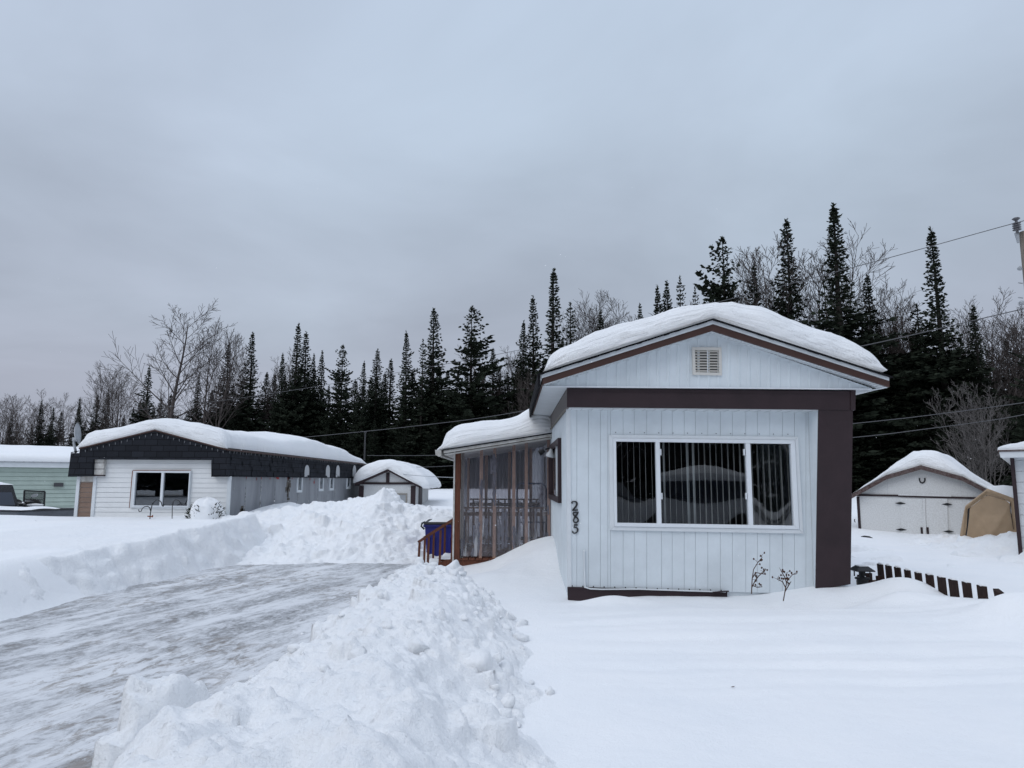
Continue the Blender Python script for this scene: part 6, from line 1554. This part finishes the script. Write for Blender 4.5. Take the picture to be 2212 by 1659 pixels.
mb = MB(); mb.box(2.26,2.34,-.85,-.55,.72,.88); mb.box(2.26,2.34,.55,.85,.72,.88); obj('headlight', mb, M['metal_grey'], bd)
sv.location = (5.2, -4.6, .02); sv.rotation_euler = (0,0,rad(172))
# ================================================================== trees
class TB:
    def __init__(s): s.v = []; s.f = []
def spruce(seed, H=14., Rm=2.1, narrow=.0, bare=.08, dens=1.0, irregular=.3, power=.85, droop=.35):
    """trunk mesh and needle mesh, base at the origin"""
    r_ = random.Random(seed); tk = MB(); nd = MB(); V, Fc = nd.v, nd.f
    bend = [r_.uniform(-.12,.12) for _ in range(4)]
    def ctr(z): t = z/H; return Vector((bend[0]*math.sin(3*t)+bend[1]*t, bend[2]*math.sin(2.5*t)+bend[3]*t, z))
    tk.tube([ctr(H*k/8) for k in range(9)], [max(.012, .19*(H/14)*(1-k/8.)**.9) for k in range(9)], 7)
    z = H*bare; lopside = [(r_.uniform(0,6.28), r_.uniform(0,.25)) for _ in range(3)]
    def spray(p, d, L_, w_):
        s_ = d.cross(Vector((r_.uniform(-1,1), r_.uniform(-1,1), r_.uniform(-.3,1)))); 
        if s_.length < 1e-4: return
        s_.normalize(); s_ *= w_; n = len(V)
        m = p + d*L_*.45
        V.extend([tuple(p-s_*.4), tuple(m-s_), tuple(p+d*L_), tuple(m+s_), tuple(p+s_*.4)]); Fc.append((n,n+1,n+2,n+3,n+4))
    gap = 0
    while z < H*.985:
        t = (z-H*bare)/(H*(1-bare))
        prof = (1-t)**power
        if narrow: prof = prof*(1-narrow*sstep1(.30,.72,t)) + .02
        if t < .12: prof *= .75 + 2*t
        lev = 1 + r_.uniform(-irregular, irregular)*.8
        rad_ = max(.07, Rm*prof*lev)
        nb = max(5, int((7.5 + 3.5*prof)*dens))
        a0 = r_.uniform(0, 6.28)
        for k in range(nb):
            if r_.random() < .10: continue
            a = a0 + 6.283*k/nb + r_.uniform(-.35,.35)
            L_ = rad_*r_.uniform(.62, 1.16)*(1+sum(am*math.cos(a-ph) for ph, am in lopside))
            if r_.random() < .05*irregular*3: L_ *= 1.3
            o = ctr(z); h = Vector((math.cos(a), math.sin(a), 0))
            rise = .55*(t**1.5) - droop*(1-t)
            n = max(2, int(L_/.17)); prev = o
            for q in range(1, n+1):
                u = q/n; p = o + h*(L_*u) + Vector((0,0, L_*(rise*u + .28*max(0,u-.55)) ))
                d = (p-prev).normalized()
                if u > .12:
                    k2 = 6 if L_ > .8 else 4
                    sl = (.34 - .12*u)*min(1, .30+L_*.55)
                    for sd in range(k2):
                        side = h.cross(Vector((0,0,1)))*(1 if (sd+q) % 2 else -1)
                        dd = (d*r_.uniform(.3,1) + side*r_.uniform(.35,1.1) + Vector((0,0,r_.uniform(-.55,.25)))).normalized()
                        spray(p + Vector((r_.uniform(-.04,.04), r_.uniform(-.04,.04), r_.uniform(-.05,.05))), dd, sl*r_.uniform(.7,1.35), .072*r_.uniform(.7,1.4)*min(1,.45+L_*.5))
                if q == n: spray(p, d, .24*min(1,.35+L_*.5), .030)
                prev = p
        z += (.17 + .12*prof)*r_.uniform(.75,1.25)/max(.6,dens)
    top = ctr(H*.975)
    for k in range(16): spray(top + Vector((0,0,H*.026*k/16)), Vector((r_.uniform(-1,1), r_.uniform(-1,1), r_.uniform(.5,1.6))).normalized(), .16, .03)
    return tk, nd
def sstep1(a, b, x):
    t = min(1, max(0, (x-a)/(b-a))); return t*t*(3-2*t)
def bare(seed, H=11., stems=1, spread=.32, first=.28, n1=15, n2=8, n3=5, curve=.25, r0=.11, up_=.5, minr=.0075):
    r_ = random.Random(seed); tk = MB(); tw = MB()
    def grow(p, d, L_, rad_, lev):
        n = (9, 5, 3, 2)[lev]; pts = [p.copy()]; dd = d.copy()
        for k in range(n):
            dd = (dd + Vector((r_.uniform(-1,1), r_.uniform(-1,1), r_.uniform(-.5,.9)*(.5+up_)))*curve*(.5,.55,.75,.9)[lev]/ (n**.5) + Vector((0,0,up_*(.02,.10,.12,.10)[lev]))).normalized()
            pts.append(pts[-1] + dd*(L_/n))
        rr_ = [max(minr, rad_*(1-.86*k/n)) for k in range(n+1)]
        (tk if lev == 0 else tw).tube(pts, rr_, (8,5,3,3)[lev], cap=False)
        if lev == 3: return
        nc = (n1, n2, n3)[lev]
        for c in range(nc):
            t = (first + (1-first)*((c+r_.random())/nc)) if lev == 0 else (.18+.82*((c+r_.random())/nc))
            i = min(n-1, int(t*n)); q = pts[i].lerp(pts[i+1], t*n-i); td = (pts[i+1]-pts[i]).normalized()
            az = c*2.4 + r_.uniform(-.6,.6); e1 = td.orthogonal().normalized(); e2 = td.cross(e1)
            ang = r_.uniform(.7,1.3)*(spread*2.1 if lev == 0 else .62)
            cd = (td*math.cos(ang) + (e1*math.cos(az)+e2*math.sin(az))*math.sin(ang)).normalized()
            cl = L_*(.42*(1.12-.72*t) if lev == 0 else .50*(1.1-.6*t))*r_.uniform(.7,1.25)
            grow(q, cd, cl, max(minr, rr_[i]*(.48 if lev == 0 else .5)), lev+1)
    for s_ in range(stems):
        a = r_.uniform(0,6.28); ti = 0.03 if stems == 1 else r_.uniform(.05,.22)
        grow(Vector((math.cos(a),math.sin(a),0))*(.0 if stems == 1 else .22), Vector((math.cos(a)*ti, math.sin(a)*ti, 1)).normalized(), H*r_.uniform(.86,1.0)/(1.0), r0*(1 if stems == 1 else .72), 0)
    return tk, tw
def make_tree(name, kind, seed, H, **kw):
    t = thing(name, 'x', 'tree')
    if kind == 'spruce':
        a, b = spruce(seed, H, **kw)
        obj('trunk', a, M['bark_dark'], t, True, fix=False); obj('crown', b, M['needle'], t, fix=False)
    else:
        bk = kw.pop('bark', 'bark_pale'); a, b = bare(seed, H, **kw)
        obj('trunk', a, M[bk], t, True, fix=False); obj('branches', b, M[bk], t, fix=False)
    return t
PROTO = {
 's0': ('spruce', make_tree('spruce_tree','spruce',1,14,Rm=2.1,irregular=.38,power=1.05)),
 's1': ('spruce', make_tree('spruce_tree','spruce',2,14,Rm=1.75,irregular=.3,power=1.0)),
 's2': ('spruce', make_tree('spruce_tree','spruce',3,14,Rm=2.5,narrow=.70,power=.95,irregular=.3)),   # long thin spire
 's3': ('spruce', make_tree('spruce_tree','spruce',4,13,Rm=2.5,irregular=.6,bare=.12,power=.78,dens=.8)),  # ragged and broad
 's4': ('spruce', make_tree('spruce_tree','spruce',5,13,Rm=.95,irregular=.4,power=.7,dens=.75)),    # thin sapling
 's5': ('spruce', make_tree('spruce_tree','spruce',6,14,Rm=2.0,irregular=.45,narrow=.45,power=.9)),
 'b0': ('bare', make_tree('birch_tree','bare',11,11,stems=1,spread=.34,n1=22,n2=10,n3=7,up_=.8)),
 'b1': ('bare', make_tree('birch_tree','bare',12,10,stems=4,spread=.24,n1=14,n2=8,n3=6,r0=.10,up_=.9)),
 'b2': ('bare', make_tree('birch_tree','bare',13,11,stems=3,spread=.28,n1=16,n2=8,n3=6,up_=.7)),
 'a0': ('bare', make_tree('aspen_tree','bare',14,12,stems=1,spread=.42,first=.30,n1=19,n2=9,n3=6,r0=.17,up_=.35,curve=.30,minr=.010)),
 'a1': ('bare', make_tree('aspen_tree','bare',19,12,stems=2,spread=.26,first=.32,n1=18,n2=9,n3=6,r0=.14,up_=1.0,minr=.0075)),
 'w0': ('bare', make_tree('bare_shrub','bare',16,5,stems=7,spread=.34,first=.15,n1=9,n2=6,n3=4,r0=.055,up_=.25,curve=.5,bark='bark_white')),
}
HP = {'s0':14,'s1':14,'s2':14,'s3':13,'s4':13,'s5':14,'b0':11,'b1':10,'b2':11,'a0':12,'a1':12,'w0':5}
from mathutils import Vector as _V
TOP = {}
for k, (kd, t) in PROTO.items():
    TOP[k] = max(v.co.z for c in t.children for v in c.data.vertices)
WID = {'s0':1.42,'s1':1.50,'s2':1.5,'s3':1.2,'s4':1.1,'s5':1.55,'b0':1.25,'b1':1.35,'b2':1.35,'a0':1.15,'a1':1.2,'w0':.8}
used = set()
def plant(key, x, y, zb, H, label, group=None, wid=1.0, rz=None, cat=None):
    kd, p = PROTO[key]
    t = p if key not in used else copy_tree(p)
    used.add(key)
    s = H/TOP[key]; wid *= WID[key]; t.location = (x, y, zb); t.scale = (s*wid, s*wid, s); t.rotation_euler = (0, 0, R.uniform(0, 6.28) if rz is None else rz)
    t['label'] = label; t['category'] = cat or ('tree' if key != 'w0' else 'shrub')
    if group: t['group'] = group
    elif 'group' in t: del t['group']
    return t
def fdepth(d): return 40 + (2212-d)/2212*32
def at_top(key, d, ytop, label, group=None, wid=1.0, dY=0, zb=.5, rz=None):
    Y = fdepth(d)+dY; p = U(d, ytop, Y); return plant(key, p.x, p.y, zb, p.z-zb, label, group, wid, rz)
S = 'spruces along the forest edge'; B_ = 'bare trees along the forest edge'
# named spruces, right to left (picture column, top row)
for key, d, yt, w_, dY, lab in (
 ('s2',1800,435,1.15,-2,'tallest spruce, with a long thin spire, rising right of the snowy gable'),
 ('s2',2010,487,.95,-1,'spruce with a whip-thin spire rising above the barn-roofed shed'),
 ('s5',1868,592,.85,1,'shorter spruce standing close against the right flank of the tallest spire'),
 ('s5',1693,470,.85,1,'slim dense spruce between two bare birches above the roof ridge'),
 ('s3',1556,507,.95,2,'ragged broad spruce with gappy stepped branches directly above the roof peak'),
 ('s1',1638,568,.85,3,'small dark spruce between the ragged spruce and the slim one, above the main roof'),
 ('s1',1440,606,.80,4,'right one of a close pair of dark spruces above the left roof slope'),
 ('s1',1413,612,.75,5,'left one of a close pair of dark spruces above the left roof slope'),
 ('s4',1474,593,.9,7,'thin feathery spruce just right of the close dark pair'),
 ('s4',1505,615,.7,9,'wispy sapling spruce, the thinnest one showing over the main roof'),
 ('s1',1298,665,.75,2,'small dark spruce half sunk behind the left slope of the main roof'),
 ('s1',1385,652,.7,3,'short spruce tip peeking over the main roof left of the dark pair'),
 ('s2',1196,577,1.0,0,'tall pointed spruce above the left eave corner of the main house'),
 ('s5',1151,638,.75,2,'dark spruce left of the tall pointed one over the porch roof'),
 ('s4',1226,650,1.2,3,'thin grey spruce tucked right of the tall pointed one near the eave'),
 ('s0',1130,690,.7,0,'lower bushy spruce directly above the porch roof snow'),
 ('s3',1023,661,1.05,-1,'broad shaggy spruce standing alone left of the porch roof'),
 ('s5',941,665,.95,0,'tall column-like spruce left of the broad shaggy one'),
 ('s4',910,730,1.0,-2,'thin spruce leaning against the left side of the column-like one'),
 ('s0',879,712,.75,-1,'even cone-shaped spruce above the snow-domed garden shed'),
 ('s1',822,752,1.0,0,'bushy spruce left of the even cone, above the far end of the shingled house'),
 ('s0',786,778,.7,-2,'short spruce filling in left of the bushy one'),
 ('s3',738,742,.75,1,'spruce with a knobbly club-shaped top over the shingled house'),
 ('s1',697,756,.75,2,'right tip of a twin spruce over the shingled house'),
 ('s1',682,762,.7,3,'left tip of a twin spruce over the shingled house'),
 ('s2',645,695,.9,0,'spruce with a tufted tip, the tallest over the shingled house roof'),
 ('s5',660,715,.85,1,'spruce shouldering the tufted-tip one on its right'),
 ('s1',606,760,.75,-1,'dark spruce in front of the pale round bare tree'),
 ('s5',543,716,.8,0,'slender dark spruce right of the two big bare trees'),
 ('s5',492,738,.8,2,'spruce behind the right-hand big bare tree'),
 ('s1',432,808,.85,1,'low spruce between the trunks of the two big bare trees'),
 ('s1',329,790,.9,-1,'spruce left of the big branching aspen'),
 ('s1',236,838,.8,1,'pointed spruce below the small bare trees at left'),
 ('s1',216,850,.8,0,'low pointed spruce next to the satellite dish side of the roof'),
 ('s0',174,857,.55,-4,'neat cone spruce standing just above the satellite dish'),
 ('s1',120,878,.75,0,'dense spruce above the green house, right of a pair'),
 ('s1',90,862,.75,2,'dense spruce above the green house, left of a pair'),
 ('s1',28,895,.8,3,'stubby spruce at the left edge over the green house'),
 ('s5',2097,658,.85,-1,'slim spruce between the whip-thin spire and the utility pole'),
 ('s4',1970,655,1.6,1,'sparse grey spruce left of the whip-thin spire'),
 ('s3',2228,690,.75,-9,'dark spruce bough mass behind the utility pole at the right edge')):
    at_top(key, d, yt, lab, S, w_, dY)
for key, d, yt, w_, dY, lab in (
 ('a0',372,645,1.0,-6,'big bare aspen with a forked trunk rising above the shingled house'),
 ('a1',456,664,1.0,-5,'big bare tree with upswept fan of twigs right of the forked aspen'),
 ('b0',212,778,.9,0,'small bare tree leaning left above the satellite dish'),
 ('b2',268,780,.9,0,'rounded small bare tree left of the big aspen'),
 ('b1',72,833,1.0,2,'rounded bare tree above the green house'),
 ('b2',12,852,1.0,3,'bare tree at the far left edge'),
 ('b0',150,848,.9,2,'slight bare tree between the green house and the dish'),
 ('b1',596,738,.9,5,'pale round bare tree behind the dark spruces over the shingled house'),
 ('b1',1092,712,.9,5,'pale bare tree left of the porch spruces'),
 ('b2',1255,640,.8,6,'bare birch rising behind the left eave of the main house'),
 ('b0',1310,628,.9,7,'bare birch with a narrow crown over the left roof slope'),
 ('b1',1366,616,.9,7,'bushy bare birch just left of the close dark spruce pair'),
 ('b1',1632,500,.95,4,'wide bare birch clump above the roof peak'),
 ('b2',1756,505,.9,3,'bare birch between the slim spruce and the tallest spire'),
 ('b0',1585,560,.8,5,'thin bare birch against the ragged spruce'),
 ('b2',1932,608,.85,3,'bare birch right of the tallest spire'),
 ('b1',1975,618,.8,4,'bare birch clump behind the sparse grey spruce'),
 ('b1',2045,640,.7,5,'bare birch right behind the whip-thin spire'),
 ('b1',2165,635,.95,2,'bare birch spreading left of the utility pole'),
 ('b2',2205,640,.9,4,'bare birch behind the utility pole')):
    at_top(key, d, yt, lab, B_, w_, dY)
for d, yt, Y, lab in ((2085,815,33,'pale branching bare shrub standing before the dark trees right of the barn-roofed shed'),(2120,850,32,'lower pale bare shrub beside the taller pale one')):
    p = U(d, yt, Y); plant('w0', p.x, p.y, .4, p.z-.4, lab, 'bare shrubs', 1.0 if d > 2000 else .8)
# the crowd behind the front rank: black wall of lesser spruces, indistinguishable
rf = random.Random(77)
d = -60
while d < 2330:
    top = np.interp(d, [-60,100,250,500,640,800,900,1000,1150,1400,1600,1800,2000,2100,2330], [925,910,860,835,788,798,768,760,742,718,690,675,715,740,740])
    at_top(rf.choice(['s0','s1','s5','s0']), d, top+rf.uniform(-12,60), 'one of the dark middling spruces crowded behind the forest edge', 'crowded spruces behind the forest edge', rf.uniform(.85,1.2), rf.uniform(3,9))
    d += rf.uniform(14,22)
d = -60
while d < 2330:
    top = np.interp(d, [-60,100,250,500,640,900,1150,1400,1600,1800,2000,2330], [950,945,920,920,890,890,870,850,840,830,850,850])
    at_top(rf.choice(['s0','s3','s0']), d, top+rf.uniform(0,50), 'one of the low bushy spruces filling in below the forest edge', 'low spruces at the forest foot', rf.uniform(1.1,1.6), rf.uniform(-4,0))
    d += rf.uniform(26,40)
for k in range(8):
    d = rf.uniform(0, 2212); at_top(rf.choice(['b1','b2']), d, float(np.interp(d,[0,400,1000,1400,2212],[900,830,830,740,740]))+rf.uniform(-10,80), 'one of the thin bare birches mixed into the dark spruces', 'birches among the spruces', .7, rf.uniform(-2,4))
# trees across the street, behind the photographer: what the window panes mirror
for k in range(36):
    plant(rf.choice(['s0','s1','s5','s3']), -66+k*3.0+rf.uniform(-1,1), -30+rf.uniform(-6,3), 0, rf.uniform(9,14), 'one of the dark spruces across the street, mirrored in the window panes', 'spruces across the street', 1.25)
# unused prototypes would show as strays
for k, (kd, t) in PROTO.items():
    if k not in used:
        for c in list(t.children): bpy.data.objects.remove(c)
        bpy.data.objects.remove(t)
# a dead leaf blown on to the yard
p = UZ(1583, 1471, .19); mb = MB(); z0 = float(G(np.array([p.x]), np.array([p.y]))[0])
mb.add([(p.x-.018,p.y,z0+.006),(p.x-.003,p.y-.012,z0+.009),(p.x+.018,p.y+.003,z0+.012),(p.x+.002,p.y+.014,z0+.008),(p.x,p.y,z0+.005)], [(0,1,4),(1,2,4),(2,3,4),(3,0,4)])
tag(obj('dead_leaf', mb, M['twig']), 'single dark dead leaf lying on the smooth snow of the front yard', 'leaf')
# ------------------------------------------------------------------ snow grains drifting in the air
rs = random.Random(5); mb = MB()
for k in range(260):
    Y = rs.uniform(5, 30); d, yy = rs.uniform(-20, 2230), rs.uniform(300, 1300); p = U(d, yy, Y); s_ = rs.uniform(.003,.0065)
    if p.z < .5: continue
    mb.add([p+Vector((s_,0,0)), p+Vector((-s_,0,0)), p+Vector((0,s_,0)), p+Vector((0,-s_,0)), p+Vector((0,0,s_)), p+Vector((0,0,-s_))], [(0,2,4),(2,1,4),(1,3,4),(3,0,4),(2,0,5),(1,2,5),(3,1,5),(0,3,5)])
o = obj('falling_snow', mb, M['snow'], None, fix=False); tag(o, kind='stuff')
